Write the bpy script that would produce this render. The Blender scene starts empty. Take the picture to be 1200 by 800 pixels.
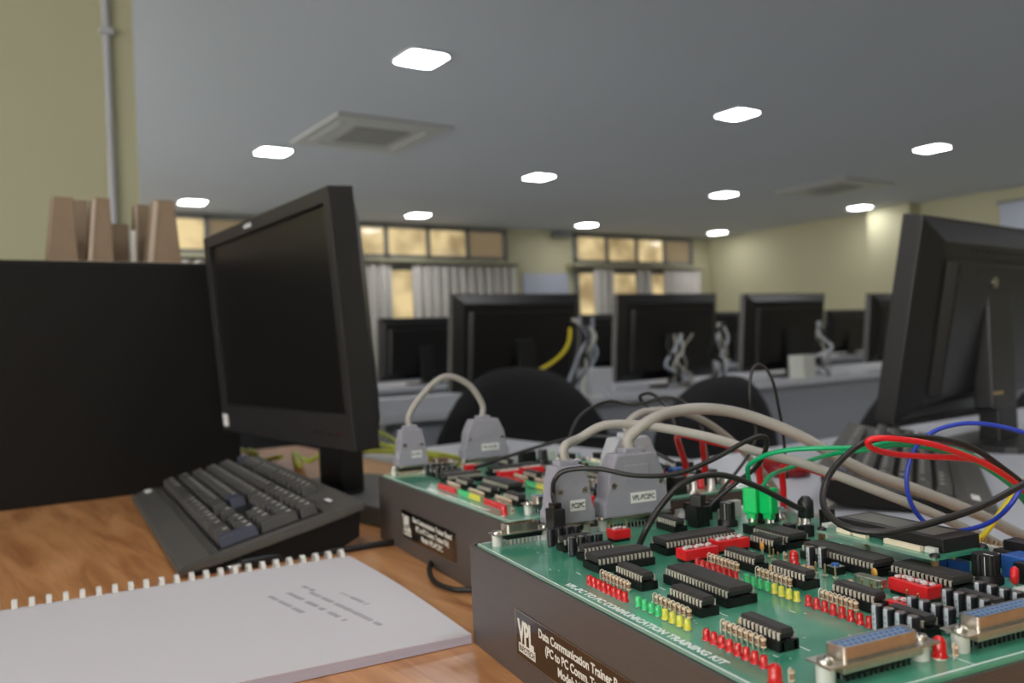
import bpy, bmesh, math, random
from mathutils import Vector, Matrix
random.seed(7)
D = bpy.data
COL = bpy.context.scene.collection
R = math.radians
PI = math.pi

# ------------------------------------------------------------------ camera
CZ = 0.94
FPX = 1005.0
def cam_axes():
    y, p, r = R(-34.6), R(.37), R(-2.5)
    cy, sy, cp, sp, cr, sr = math.cos(y), math.sin(y), math.cos(p), math.sin(p), math.cos(r), math.sin(r)
    Ry = Matrix(((cy, sy, 0), (-sy, cy, 0), (0, 0, 1)))
    Rp = Matrix(((1, 0, 0), (0, cp, sp), (0, -sp, cp)))
    Rr = Matrix(((cr, 0, sr), (0, 1, 0), (-sr, 0, cr)))
    return Rr @ Rp @ Ry
M = cam_axes()
cam_d = D.cameras.new('camera'); cam = D.objects.new('camera', cam_d); COL.objects.link(cam)
cam_d.sensor_width = 36; cam_d.lens = 36 * FPX / 1200; cam_d.clip_start = .01; cam_d.clip_end = 100
right, fwd, up = M[0].copy(), M[1].copy(), M[2].copy()
cam.matrix_world = Matrix(((right.x, up.x, -fwd.x, 0), (right.y, up.y, -fwd.y, 0), (right.z, up.z, -fwd.z, CZ), (0, 0, 0, 1)))
cam_d.dof.use_dof = True; cam_d.dof.focus_distance = .43; cam_d.dof.aperture_fstop = 9.5
bpy.context.scene.camera = cam
MT = M.transposed()
def P(px, py, dist):
    """world point at a distance in front of the viewpoint"""
    return MT @ Vector(((px - 600) / FPX * dist, dist, -(py - 400) / FPX * dist)) + Vector((0, 0, CZ))
def tail(p, k=0):
    """lets a wire run on past the kits and down onto the white desk"""
    return [p, p + Vector((.09, -.015, -.02)), Vector((max(p.x + .20, .80), max(p.y - .02, .23) + .012 * k, .756)), Vector((max(p.x + .32, .95), max(p.y, .25) + .012 * k, .754))]
def on(px, py, axis, val):
    d = MT @ Vector(((px - 600) / FPX, 1, -(py - 400) / FPX)); o = Vector((0, 0, CZ))
    return o + d * ((val - o[axis]) / d[axis])

# ------------------------------------------------------------------ materials
def mat(name, col, rough=.5, metal=0., noise=0., nscale=40., bump=0., bscale=200., spec=.5, trans=0., emit=None, es=0., coat=0., alpha=1., stretch=None):
    m = D.materials.new(name); m.use_nodes = True
    nt = m.node_tree; b = nt.nodes['Principled BSDF']
    c = (col[0], col[1], col[2], 1)
    b.inputs['Base Color'].default_value = c
    b.inputs['Roughness'].default_value = rough; b.inputs['Metallic'].default_value = metal
    b.inputs['Specular IOR Level'].default_value = spec
    b.inputs['Transmission Weight'].default_value = trans
    b.inputs['Coat Weight'].default_value = coat
    if emit: b.inputs['Emission Color'].default_value = (*emit, 1); b.inputs['Emission Strength'].default_value = es
    tc = nt.nodes.new('ShaderNodeTexCoord')
    mp = nt.nodes.new('ShaderNodeMapping'); nt.links.new(tc.outputs['Object'], mp.inputs[0])
    if stretch: mp.inputs['Scale'].default_value = stretch
    if noise > 0:
        n = nt.nodes.new('ShaderNodeTexNoise'); n.inputs['Scale'].default_value = nscale; n.inputs['Detail'].default_value = 5
        nt.links.new(mp.outputs[0], n.inputs['Vector'])
        mx = nt.nodes.new('ShaderNodeMixRGB'); mx.blend_type = 'MIX'
        mx.inputs[1].default_value = (*[max(0, v * (1 - noise)) for v in col], 1)
        mx.inputs[2].default_value = (*[min(1, v * (1 + noise)) for v in col], 1)
        nt.links.new(n.outputs['Fac'], mx.inputs[0]); nt.links.new(mx.outputs[0], b.inputs['Base Color'])
    if bump > 0:
        n = nt.nodes.new('ShaderNodeTexNoise'); n.inputs['Scale'].default_value = bscale; n.inputs['Detail'].default_value = 3
        nt.links.new(mp.outputs[0], n.inputs['Vector'])
        bp = nt.nodes.new('ShaderNodeBump'); bp.inputs['Strength'].default_value = bump; bp.inputs['Distance'].default_value = .001
        nt.links.new(n.outputs['Fac'], bp.inputs['Height']); nt.links.new(bp.outputs[0], b.inputs['Normal'])
    return m
def wood_mat():
    m = D.materials.new('orange_wood_laminate'); m.use_nodes = True; nt = m.node_tree; b = nt.nodes['Principled BSDF']
    tc = nt.nodes.new('ShaderNodeTexCoord'); mp = nt.nodes.new('ShaderNodeMapping')
    mp.inputs['Rotation'].default_value = (0, 0, R(8)); mp.inputs['Scale'].default_value = (14, 1.6, 1)
    nt.links.new(tc.outputs['Object'], mp.inputs[0])
    n = nt.nodes.new('ShaderNodeTexNoise'); n.inputs['Scale'].default_value = 3.2; n.inputs['Detail'].default_value = 6; n.inputs['Distortion'].default_value = 1.1
    nt.links.new(mp.outputs[0], n.inputs['Vector'])
    cr = nt.nodes.new('ShaderNodeValToRGB')
    e = cr.color_ramp.elements
    e[0].position = .33; e[0].color = (.50, .20, .07, 1); e[1].position = .7; e[1].color = (.90, .45, .19, 1)
    k = cr.color_ramp.elements.new(.5); k.color = (.76, .35, .135, 1)
    nt.links.new(n.outputs['Fac'], cr.inputs[0])
    n2 = nt.nodes.new('ShaderNodeTexNoise'); n2.inputs['Scale'].default_value = 90; n2.inputs['Detail'].default_value = 4
    mp2 = nt.nodes.new('ShaderNodeMapping'); mp2.inputs['Scale'].default_value = (4, .25, 1); nt.links.new(tc.outputs['Object'], mp2.inputs[0]); nt.links.new(mp2.outputs[0], n2.inputs['Vector'])
    mx = nt.nodes.new('ShaderNodeMixRGB'); mx.blend_type = 'MULTIPLY'; mx.inputs[0].default_value = .35
    nt.links.new(cr.outputs[0], mx.inputs[1]); nt.links.new(n2.outputs['Color'], mx.inputs[2])
    hs = nt.nodes.new('ShaderNodeRGBToBW'); nt.links.new(n2.outputs['Color'], hs.inputs[0]); nt.links.new(hs.outputs[0], mx.inputs[2])
    nt.links.new(mx.outputs[0], b.inputs['Base Color'])
    b.inputs['Roughness'].default_value = .32; b.inputs['Coat Weight'].default_value = .3; b.inputs['Coat Roughness'].default_value = .2
    return m
def pcb_mat():
    m = D.materials.new('green_solder_mask'); m.use_nodes = True; nt = m.node_tree; b = nt.nodes['Principled BSDF']
    tc = nt.nodes.new('ShaderNodeTexCoord')
    n = nt.nodes.new('ShaderNodeTexNoise'); n.inputs['Scale'].default_value = 22; n.inputs['Detail'].default_value = 3
    nt.links.new(tc.outputs['Object'], n.inputs['Vector'])
    cr = nt.nodes.new('ShaderNodeValToRGB'); e = cr.color_ramp.elements
    e[0].position = .42; e[0].color = (.045, .28, .175, 1); e[1].position = .58; e[1].color = (.11, .39, .255, 1)
    nt.links.new(n.outputs['Fac'], cr.inputs[0])
    # fine copper traces under the mask
    br = nt.nodes.new('ShaderNodeTexBrick'); br.inputs['Scale'].default_value = 1.0
    mp = nt.nodes.new('ShaderNodeMapping'); mp.inputs['Scale'].default_value = (95, 210, 1); nt.links.new(tc.outputs['Object'], mp.inputs[0]); nt.links.new(mp.outputs[0], br.inputs['Vector'])
    br.inputs['Color1'].default_value = (1, 1, 1, 1); br.inputs['Color2'].default_value = (.9, .95, .9, 1); br.inputs['Mortar'].default_value = (1.5, 1.25, 1.2, 1); br.inputs['Mortar Size'].default_value = .05
    mx = nt.nodes.new('ShaderNodeMixRGB'); mx.blend_type = 'MULTIPLY'; mx.inputs[0].default_value = .3
    nt.links.new(cr.outputs[0], mx.inputs[1]); nt.links.new(br.outputs['Color'], mx.inputs[2]); nt.links.new(mx.outputs[0], b.inputs['Base Color'])
    b.inputs['Roughness'].default_value = .28; b.inputs['Coat Weight'].default_value = .7; b.inputs['Coat Roughness'].default_value = .08
    return m
def pane_mat():
    m = D.materials.new('blind_lit_pane'); m.use_nodes = True; nt = m.node_tree; b = nt.nodes['Principled BSDF']
    tc = nt.nodes.new('ShaderNodeTexCoord')
    n = nt.nodes.new('ShaderNodeTexNoise'); n.inputs['Scale'].default_value = 2.2; n.inputs['Detail'].default_value = 2; nt.links.new(tc.outputs['Object'], n.inputs['Vector'])
    cr = nt.nodes.new('ShaderNodeValToRGB'); e = cr.color_ramp.elements
    e[0].position = .35; e[0].color = (.30, .21, .10, 1); e[1].position = .6; e[1].color = (.85, .66, .34, 1)
    nt.links.new(n.outputs['Fac'], cr.inputs[0]); nt.links.new(cr.outputs[0], b.inputs['Emission Color']); b.inputs['Emission Strength'].default_value = .62
    b.inputs['Base Color'].default_value = (.25, .2, .12, 1); b.inputs['Roughness'].default_value = .12
    return m
m_wood = wood_mat(); m_pcb = pcb_mat(); m_pane = pane_mat()
m_case = mat('brushed_grey_black_case', (.082, .068, .062), .36, noise=.12, nscale=60, bump=.25, bscale=350, stretch=(.2, 1, 4))
m_silk = mat('white_silkscreen', (.85, .9, .86), .6)
m_chip = mat('black_epoxy', (.034, .031, .030), .5, bump=.2, bscale=1500)
m_sock = mat('black_socket_plastic', (.008, .008, .009), .35)
m_pin = mat('tinned_pin', (.70, .66, .56), .38, metal=.25)
m_metal = mat('nickel_plate', (.62, .58, .52), .28, metal=1., noise=.15, nscale=300)
m_brass = mat('brass', (.75, .52, .26), .3, metal=1.)
m_red = mat('red_led_epoxy', (.80, .012, .010), .14, trans=.35, coat=.6)
m_redbright = mat('red_switch_plastic', (.80, .018, .025), .3)
m_green = mat('green_led_epoxy', (.05, .75, .24), .2, trans=.4, coat=.5)
m_yellow = mat('yellow_led_epoxy', (.88, .86, .08), .2, trans=.4, coat=.5)
m_clear = mat('clear_led_epoxy', (.75, .8, .85), .1, trans=.8)
m_white = mat('white_plastic', (.72, .71, .68), .45)
m_nylon = mat('milky_nylon', (.62, .63, .58), .4)
m_tan = mat('resistor_tan', (.66, .42, .25), .45, noise=.1, nscale=500)
m_brown = mat('resistor_band_brown', (.22, .08, .04), .5)
m_cream = mat('resistor_band_cream', (.86, .74, .56), .5)
m_orange = mat('orange_ceramic', (.75, .36, .06), .45)
m_capblk = mat('capacitor_sleeve_black', (.012, .012, .016), .3)
m_capgrey = mat('capacitor_stripe_grey', (.50, .54, .58), .4)
m_blue = mat('blue_plastic', (.03, .12, .42), .35)
m_dbblue = mat('blue_connector_insert', (.17, .28, .48), .5)
m_black = mat('black_plastic', (.012, .012, .013), .4)
m_hood = mat('grey_hood_plastic', (.31, .305, .35), .42, noise=.06, nscale=80, bump=.15, bscale=600)
m_hood2 = mat('light_grey_hood_plastic', (.42, .43, .46), .45)
m_cable = mat('warm_grey_cable', (.37, .345, .31), .45, noise=.08, nscale=60)
m_label = mat('white_paper_label', (.78, .78, .76), .6)
m_ink = mat('black_ink', (.02, .02, .025), .6)
m_wblack = mat('black_wire', (.018, .016, .015), .38)
m_wred = mat('red_wire', (.72, .015, .02), .32)
m_wgreen = mat('green_wire', (.0, .36, .13), .32)
m_gplug = mat('green_plug_plastic', (.0, .62, .14), .3)
m_wblue = mat('blue_wire', (.02, .05, .42), .32)
m_wyel = mat('yellow_wire', (.75, .62, .02), .35)
m_plate = mat('black_label_plate', (.012, .009, .008), .16, coat=.6)
m_platetxt = mat('cream_label_print', (.72, .70, .62), .5)
m_glass = mat('lcd_window_glass', (.15, .14, .12), .32)
m_bezel = mat('monitor_bezel', (.020, .019, .020), .42, bump=.15, bscale=700)
m_screen = mat('dark_screen', (.006, .0055, .006), .32)
m_shell = mat('monitor_back_shell', (.0075, .0065, .007), .34, bump=.15, bscale=700)
m_kbd = mat('keyboard_body', (.088, .082, .075), .5, bump=.3, bscale=900)
m_key = mat('keycap', (.070, .066, .063), .48, bump=.3, bscale=1500)
m_keyblue = mat('blue_grey_keycap', (.060, .064, .095), .45)
m_legend = mat('keycap_legend', (.62, .60, .55), .5)
m_paper = mat('off_white_paper', (.70, .665, .69), .55)
m_pages = mat('page_edges', (.50, .47, .58), .7, noise=.25, nscale=900, stretch=(.01, .01, 4))
m_comb = mat('white_plastic_comb', (.72, .70, .66), .35)
m_greytxt = mat('grey_print', (.40, .39, .42), .6)
m_div = mat('black_cabinet_laminate', (.005, .0045, .0045), .6, bump=.2, bscale=300, spec=.3)
m_card = mat('brown_cardboard', (.25, .18, .118), .8, noise=.18, nscale=30, bump=.3, bscale=150)
m_cardpale_lit = mat('pale_cardboard_and_lit_side', (.50, .40, .32), .85)  # pale sheet colour, also used to paint the lit sides of upright pieces
m_wall = mat('cream_yellow_paint', (.52, .50, .33), .7, noise=.03, nscale=3)
m_ceil = mat('grey_white_ceiling', (.52, .555, .60), .8, noise=.02, nscale=2)
m_floor = mat('grey_floor_tile', (.5, .5, .5), .4, noise=.08, nscale=5)
m_desk = mat('white_laminate', (.60, .62, .68), .35)
m_panel = mat('pale_grey_panel', (.36, .38, .44), .5)
m_fabric = mat('black_chair_fabric', (.016, .016, .019), .85, bump=.5, bscale=600)
m_frame = mat('grey_window_frame', (.16, .17, .17), .5)
m_curt = mat('pale_grey_curtain', (.58, .56, .52), .85, noise=.1, nscale=6, stretch=(6, 6, .3))
m_lamp = mat('lamp_diffuser', (.9, .9, .9), .5, emit=(1.0, .985, 1.0), es=20)
m_lampf = mat('lamp_frame', (.6, .62, .65), .5)
m_ac = mat('beige_air_conditioner', (.46, .47, .45), .5)
m_grille = mat('dark_air_grille', (.20, .195, .17), .6)
m_pipe = mat('white_conduit', (.50, .50, .53), .5)
m_board = mat('pale_blue_board', (.46, .50, .60), .45)
m_ceramic = m_nylon
m_redshiny = mat('dark_red_plastic', (.22, .008, .012), .2)
m_ygreen = mat('yellow_green_cable', (.50, .56, .05), .45)
m_pcbedge = mat('pale_board_edge', (.20, .34, .26), .5)

# ------------------------------------------------------------------ mesh builder
class MB:
    def __init__(s): s.bm = bmesh.new(); s.mats = []
    def mi(s, m):
        if m not in s.mats: s.mats.append(m)
        return s.mats.index(m)
    def geom(s, verts, faces, m, smooth=False):
        i = s.mi(m); vs = [s.bm.verts.new(v) for v in verts]
        for f in faces:
            try:
                fc = s.bm.faces.new([vs[k] for k in f]); fc.material_index = i; fc.smooth = smooth
            except ValueError: pass
        return s
    def box(s, c, d, m, rz=0, bev=0, taper=(1, 1), shift=(0, 0)):
        hx, hy, hz = d[0] / 2, d[1] / 2, d[2] / 2
        t = bmesh.new()
        vs = []
        for z, tx, ty, ox, oy in ((-hz, 1, 1, 0, 0), (hz, taper[0], taper[1], shift[0], shift[1])):
            for x, y in ((-hx, -hy), (hx, -hy), (hx, hy), (-hx, hy)): vs.append(t.verts.new((x * tx + ox, y * ty + oy, z)))
        for f in ((3, 2, 1, 0), (4, 5, 6, 7), (0, 1, 5, 4), (1, 2, 6, 5), (2, 3, 7, 6), (3, 0, 4, 7)): t.faces.new([vs[k] for k in f])
        if bev > 0: bmesh.ops.bevel(t, geom=list(t.edges), offset=bev, segments=2, profile=.6, affect='EDGES', clamp_overlap=True)
        Mx = Matrix.Translation(Vector(c)) @ Matrix.Rotation(rz, 4, 'Z')
        t.verts.ensure_lookup_table()
        s.geom([Mx @ v.co for v in t.verts], [[v.index for v in f.verts] for f in s._ix(t)], m)
        t.free(); return s
    def _ix(s, t):
        t.verts.index_update(); return list(t.faces)
    def cyl(s, a, b, r, m, n=16, r2=None, cap=True, smooth=True):
        a, b = Vector(a), Vector(b); r2 = r if r2 is None else r2
        d = (b - a).normalized(); q = d.to_track_quat('Z', 'Y')
        vs = []
        for p, rr in ((a, r), (b, r2)):
            for k in range(n):
                t = 2 * PI * k / n; vs.append(p + q @ Vector((rr * math.cos(t), rr * math.sin(t), 0)))
        s.geom(vs, [(k, (k + 1) % n, n + (k + 1) % n, n + k) for k in range(n)], m, smooth)
        if cap:
            s.geom(vs[:n], [tuple(reversed(range(n)))], m); s.geom(vs[n:], [tuple(range(n))], m)
        return s
    def lathe(s, prof, m, n=20, c=(0, 0, 0), smooth=True):
        vs = []; fs = []
        for r, z in prof:
            for k in range(n):
                t = 2 * PI * k / n; vs.append((c[0] + r * math.cos(t), c[1] + r * math.sin(t), c[2] + z))
        for j in range(len(prof) - 1):
            for k in range(n): fs.append((j * n + k, j * n + (k + 1) % n, (j + 1) * n + (k + 1) % n, (j + 1) * n + k))
        s.geom(vs, fs, m, smooth)
        s.geom(vs[:n], [tuple(reversed(range(n)))], m); s.geom(vs[-n:], [tuple(range(n))], m)
        return s
    def prism(s, pts, z0, z1, m, T=None, bev=0, top=None):
        """polygon outline in XY extruded z0..z1, optionally transformed"""
        t = bmesh.new(); n = len(pts)
        a = [t.verts.new((x, y, z0)) for x, y in pts]; b = [t.verts.new((x, y, z1)) for x, y in (top or pts)]
        t.faces.new(list(reversed(a))); t.faces.new(b)
        for k in range(n): t.faces.new((a[k], a[(k + 1) % n], b[(k + 1) % n], b[k]))
        if bev > 0: bmesh.ops.bevel(t, geom=list(t.edges), offset=bev, segments=2, profile=.6, affect='EDGES', clamp_overlap=True)
        T = T or Matrix.Identity(4)
        s.geom([T @ v.co for v in t.verts], [[v.index for v in f.verts] for f in s._ix(t)], m); t.free(); return s
    def tube(s, pts, r, m, n=10, sub=8, smooth=True, r_end=None):
        pts = spline(pts, sub); rings = []
        prev = None
        for i, p in enumerate(pts):
            d = (pts[min(i + 1, len(pts) - 1)] - pts[max(i - 1, 0)]).normalized()
            if prev is None:
                nn = d.cross(Vector((0, 0, 1)));
                if nn.length < 1e-3: nn = d.cross(Vector((1, 0, 0)))
                nn.normalize()
            else:
                nn = prev - d * prev.dot(d); nn.normalize()
            prev = nn; bb = d.cross(nn)
            rings.append([p + (nn * math.cos(2 * PI * k / n) + bb * math.sin(2 * PI * k / n)) * r for k in range(n)])
        vs = [v for g in rings for v in g]
        fs = [(j * n + k, j * n + (k + 1) % n, (j + 1) * n + (k + 1) % n, (j + 1) * n + k) for j in range(len(rings) - 1) for k in range(n)]
        s.geom(vs, fs, m, smooth); s.geom(rings[0], [tuple(reversed(range(n)))], m); s.geom(rings[-1], [tuple(range(n))], m)
        return s
    def mesh(s, name):
        bmesh.ops.recalc_face_normals(s.bm, faces=list(s.bm.faces))
        me = D.meshes.new(name); s.bm.to_mesh(me); s.bm.free()
        for m in s.mats: me.materials.append(m)
        return me
    def build(s, name, parent=None, loc=(0, 0, 0), rot=(0, 0, 0)):
        return place(s.mesh(name), name, parent, loc, rot)
def spline(pts, sub):
    pts = [Vector(p) for p in pts]
    if len(pts) < 3 or sub < 2: return pts
    q = [pts[0] * 2 - pts[1]] + pts + [pts[-1] * 2 - pts[-2]]; out = []
    for i in range(1, len(q) - 2):
        a, b, c, d = q[i - 1:i + 3]
        for k in range(sub):
            t = k / sub
            out.append(.5 * ((2 * b) + (c - a) * t + (2 * a - 5 * b + 4 * c - d) * t * t + (3 * b - a - 3 * c + d) * t ** 3))
    out.append(pts[-1]); return out
def place(me, name, parent=None, loc=(0, 0, 0), rot=(0, 0, 0)):
    o = D.objects.new(name, me); COL.objects.link(o); o.location = loc; o.rotation_euler = rot
    if parent: o.parent = parent
    return o
def thing(name, label, cat, loc=(0, 0, 0), rz=0, group=None):
    o = D.objects.new(name, None); COL.objects.link(o); o.location = loc; o.rotation_euler = (0, 0, rz); o.empty_display_size = .05
    return tag(o, label, cat, group)
def tag(o, label, cat, group=None):
    o['label'] = label; o['category'] = cat
    if group: o['group'] = group
    return o
def struct(o): o['kind'] = 'structure'; return o
def dup(root, loc, rz, label=None, group=None):
    r = root.copy(); COL.objects.link(r); r.location = loc; r.rotation_euler = (0, 0, rz)
    if label: r['label'] = label
    if group: r['group'] = group
    for ch in list(root.children):
        c = ch.copy(); COL.objects.link(c); c.parent = r
        for g in list(ch.children):
            d = g.copy(); COL.objects.link(d); d.parent = c
    return r
def text_mesh(s, size, m, name, depth=.00008, sx=1., bold=0., align='CENTER', shear=0.):
    cu = D.curves.new(name, 'FONT'); cu.body = s; cu.size = size; cu.extrude = depth; cu.offset = bold; cu.align_x = align; cu.align_y = 'BOTTOM_BASELINE'; cu.shear = shear
    cu.resolution_u = 3
    o = D.objects.new(name, cu); COL.objects.link(o); bpy.context.view_layer.update()
    me = D.meshes.new_from_object(o.evaluated_get(bpy.context.evaluated_depsgraph_get()))
    D.objects.remove(o); D.curves.remove(cu)
    for v in me.vertices: v.co.x *= sx
    me.materials.clear(); me.materials.append(m); me.name = name
    return me
def text_width(me): xs = [v.co.x for v in me.vertices]; return max(xs) - min(xs)

mm = .001
def S(*a): return tuple(v * mm for v in a)

# ------------------------------------------------------------------ circuit components (local mm, base at z = 0)
_cache = {}
def chip_mesh(n, wide):
    key = ('chip', n, wide)
    if key in _cache: return _cache[key]
    L = n / 2 * 2.54; W = 13.8 if wide else 6.4; pw = 15.24 if wide else 7.62
    b = MB(); z0 = 5.2; z1 = 7.2; z2 = 9.0
    hl, hw = L / 2 - .2, W / 2; i = .55
    v = []
    for z, a in ((z0, i), (z1, 0), (z2, i)):
        for x, y in ((-1, -1), (1, -1), (1, 1), (-1, 1)): v.append(S(x * (hl - a), y * (hw - a), z))
    b.geom(v, [(3, 2, 1, 0), (8, 9, 10, 11)] + [(r * 4 + k, r * 4 + (k + 1) % 4, r * 4 + 4 + (k + 1) % 4, r * 4 + 4 + k) for r in (0, 1) for k in range(4)], m_chip)
    b.cyl(S(-hl + 2.2, 0, z2 - .05), S(-hl + 2.2, 0, z2 + .03), 1.0 * mm, m_sock, 12)
    for k in range(n // 2):
        x = (k - (n / 2 - 1) / 2) * 2.54
        for sgn in (-1, 1):
            b.box(S(x, sgn * (hw + (pw / 2 - hw) / 2), z1 + .05), S(1.35, pw / 2 - hw + .5, .3), m_pin)
            b.box(S(x, sgn * (pw / 2 + .1), z1 - 1.2), S(1.3, .3, 2.6), m_pin)
            b.box(S(x, sgn * (pw / 2 + .1), 4.6), S(.6, .3, 1.4), m_pin)
    _cache[key] = b.mesh('integrated_circuit'); return _cache[key]
def socket_mesh(n, wide):
    key = ('sock', n, wide)
    if key in _cache: return _cache[key]
    L = n / 2 * 2.54 + .8; W = 17.8 if wide else 10.2
    b = MB()
    for sgn in (-1, 1): b.box(S(0, sgn * (W / 2 - 1.4), 2.4), S(L, 2.8, 4.2), m_sock, bev=.00025)
    for x in (-L / 2 + 1.2, 0, L / 2 - 1.2): b.box(S(x, 0, 2.2), S(2.4, W - 2.4, 3.6), m_sock)
    for k in range(n // 2):
        x = (k - (n / 2 - 1) / 2) * 2.54
        for sgn in (-1, 1): b.box(S(x, sgn * (W / 2 - 1.5), .15), S(.5, .5, .5), m_pin)
    _cache[key] = b.mesh('chip_socket'); return _cache[key]
def led_mesh(kind):
    if kind in _cache: return _cache[kind]
    b = MB(); big = kind.startswith('big')
    m = {'red': m_red, 'green': m_green, 'yellow': m_yellow, 'bigred': m_red, 'bigclear': m_clear}[kind]
    r, h = (2.5, 8.6) if big else (1.45, 5.4)
    z = .6
    prof = [(r + .45, z), (r + .45, z + .9), (r, z + .95), (r, h - r)] + [(r * math.cos(a), h - r + r * math.sin(a)) for a in (R(20), R(40), R(60), R(78))] + [(.02, h)]
    if not big: prof = [(r + .4, z), (r + .4, z + .8), (r, z + .85), (r, h - .9), (r * .9, h - .4), (r * .6, h - .1), (.02, h)]
    b.lathe([(a * mm, c * mm) for a, c in prof], m, 18)
    for x in (-.7, .7): b.box(S(x, 0, .3), S(.5, .5, 1.0), m_pin)
    b.cyl(S(0, 0, 0), S(0, 0, .55), (r + .3) * mm, m_clear if not big else m_pin, 14)
    _cache[kind] = b.mesh('led'); return _cache[kind]
def resistor_mesh():
    if 'res' in _cache: return _cache['res']
    b = MB()
    prof = [(.3, .8), (1.0, 1.1), (1.15, 1.6), (1.0, 2.0), (1.0, 3.9), (1.2, 4.3), (1.05, 4.9), (.3, 5.2)]
    b.lathe([(a * mm, c * mm) for a, c in prof], m_tan, 12)
    for z, m in ((1.3, m_cream), (2.2, m_brown), (3.1, m_brown), (4.2, m_cream)): b.cyl(S(0, 0, z), S(0, 0, z + .45), (1.06 if m is m_brown else 1.22) * mm, m, 12)
    b.tube([S(0, 0, 5.1), S(0, -.1, 5.6), S(0, -.9, 6.1), S(0, -1.8, 5.6), S(0, -2.0, 4.5), S(0, -2.0, 0)], .28 * mm, m_pin, 6, 4)
    b.cyl(S(0, 0, 0), S(0, 0, 1), .28 * mm, m_pin, 6)
    _cache['res'] = b.mesh('resistor'); return _cache['res']
def lying_resistor_mesh():
    if 'lres' in _cache: return _cache['lres']
    b = MB()
    for k, (r, x0, x1, m) in enumerate(((1.1, -3, -1.9, m_tan), (.95, -1.9, 1.9, m_tan), (1.1, 1.9, 3, m_tan), (1.0, -1.2, -.7, m_brown), (1.0, .1, .6, m_cream))):
        b.cyl(S(x0, 0, 1.4), S(x1, 0, 1.4), r * mm, m, 12)
    for sg in (-1, 1): b.tube([S(3 * sg, 0, 1.4), S(4.2 * sg, 0, 1.4), S(4.6 * sg, 0, 1.0), S(4.6 * sg, 0, 0)], .28 * mm, m_pin, 6, 4)
    _cache['lres'] = b.mesh('resistor'); return _cache['lres']
def cap_mesh():
    if 'cap' in _cache: return _cache['cap']
    b = MB(); r = 2.45; n = 24; prof = [(r - .3, .4), (r, .8), (r, 10.4), (r - .15, 10.8), (r - .5, 11.0)]
    for j in range(len(prof) - 1):
        for k in range(n):
            a0, a1 = 2 * PI * k / n, 2 * PI * (k + 1) / n
            m = m_capgrey if (k % n) in (19, 20, 21) else m_capblk
            (ra, za), (rb, zb) = prof[j], prof[j + 1]
            b.geom([S(ra * math.cos(a0), ra * math.sin(a0), za), S(ra * math.cos(a1), ra * math.sin(a1), za), S(rb * math.cos(a1), rb * math.sin(a1), zb), S(rb * math.cos(a0), rb * math.sin(a0), zb)], [(0, 1, 2, 3)], m)
    b.cyl(S(0, 0, 10.85), S(0, 0, 10.95), 2.0 * mm, m_metal, 16)
    for z in (3, 5.2, 7.4):
        aa = 2 * PI * 20.5 / n; b.box(S(2.46 * math.cos(aa), 2.46 * math.sin(aa), z), S(.15, .25, 1.1), m_ink, rz=aa)
    for z, aa in ((3, 4.2), (6, 4.2), (8.5, 4.3)): b.box(S(2.46 * math.cos(aa), 2.46 * math.sin(aa), z), S(.1, .9, .7), m_capgrey, rz=aa)
    b.cyl(S(0, 0, 0), S(0, 0, .5), 2.0 * mm, m_sock, 12)
    bmesh.ops.remove_doubles(b.bm, verts=b.bm.verts, dist=1e-6)
    _cache['cap'] = b.mesh('electrolytic_capacitor'); return _cache['cap']
def dip_mesh(n):
    key = ('dip', n)
    if key in _cache: return _cache[key]
    b = MB(); L = n * 2.54 + 1.8
    b.box(S(0, 0, 4.6), S(L, 9.8, 5.6), m_redbright, bev=.0003)
    b.box(S(0, 0, .9), S(L - 1, 8.6, 1.8), m_sock)
    for k in range(n):
        x = (k - (n - 1) / 2) * 2.54
        b.box(S(x, 0, 7.43), S(1.4, 5.0, .12), m_sock)
        b.box(S(x, (.9 if (k * 7) % 3 else -.9), 7.9), S(1.5, 2.6, 1.2), m_white, bev=.0002)
    _cache[key] = b.mesh('dip_switch'); return _cache[key]
def d_outline(w, h, n=5):
    """rounded D outline w along x, h along y"""
    pts = []
    s = h * .16
    cs = [(-w / 2 + 1.6, h / 2 - 1.6, 90), (-w / 2 + 1.6 + s, -h / 2 + 1.6, 180), (w / 2 - 1.6 - s, -h / 2 + 1.6, 270), (w / 2 - 1.6, h / 2 - 1.6, 0)]
    for x, y, a in cs:
        for k in range(n): t = R(a + 90 * k / (n - 1)); pts.append((x + 1.6 * math.cos(t), y + 1.6 * math.sin(t)))
    return [(x * mm, y * mm) for x, y in pts]
SP = {25: 47.0, 15: 33.3, 9: 25.0}; SW = {25: 39.0, 15: 25.0, 9: 17.0}
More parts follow.
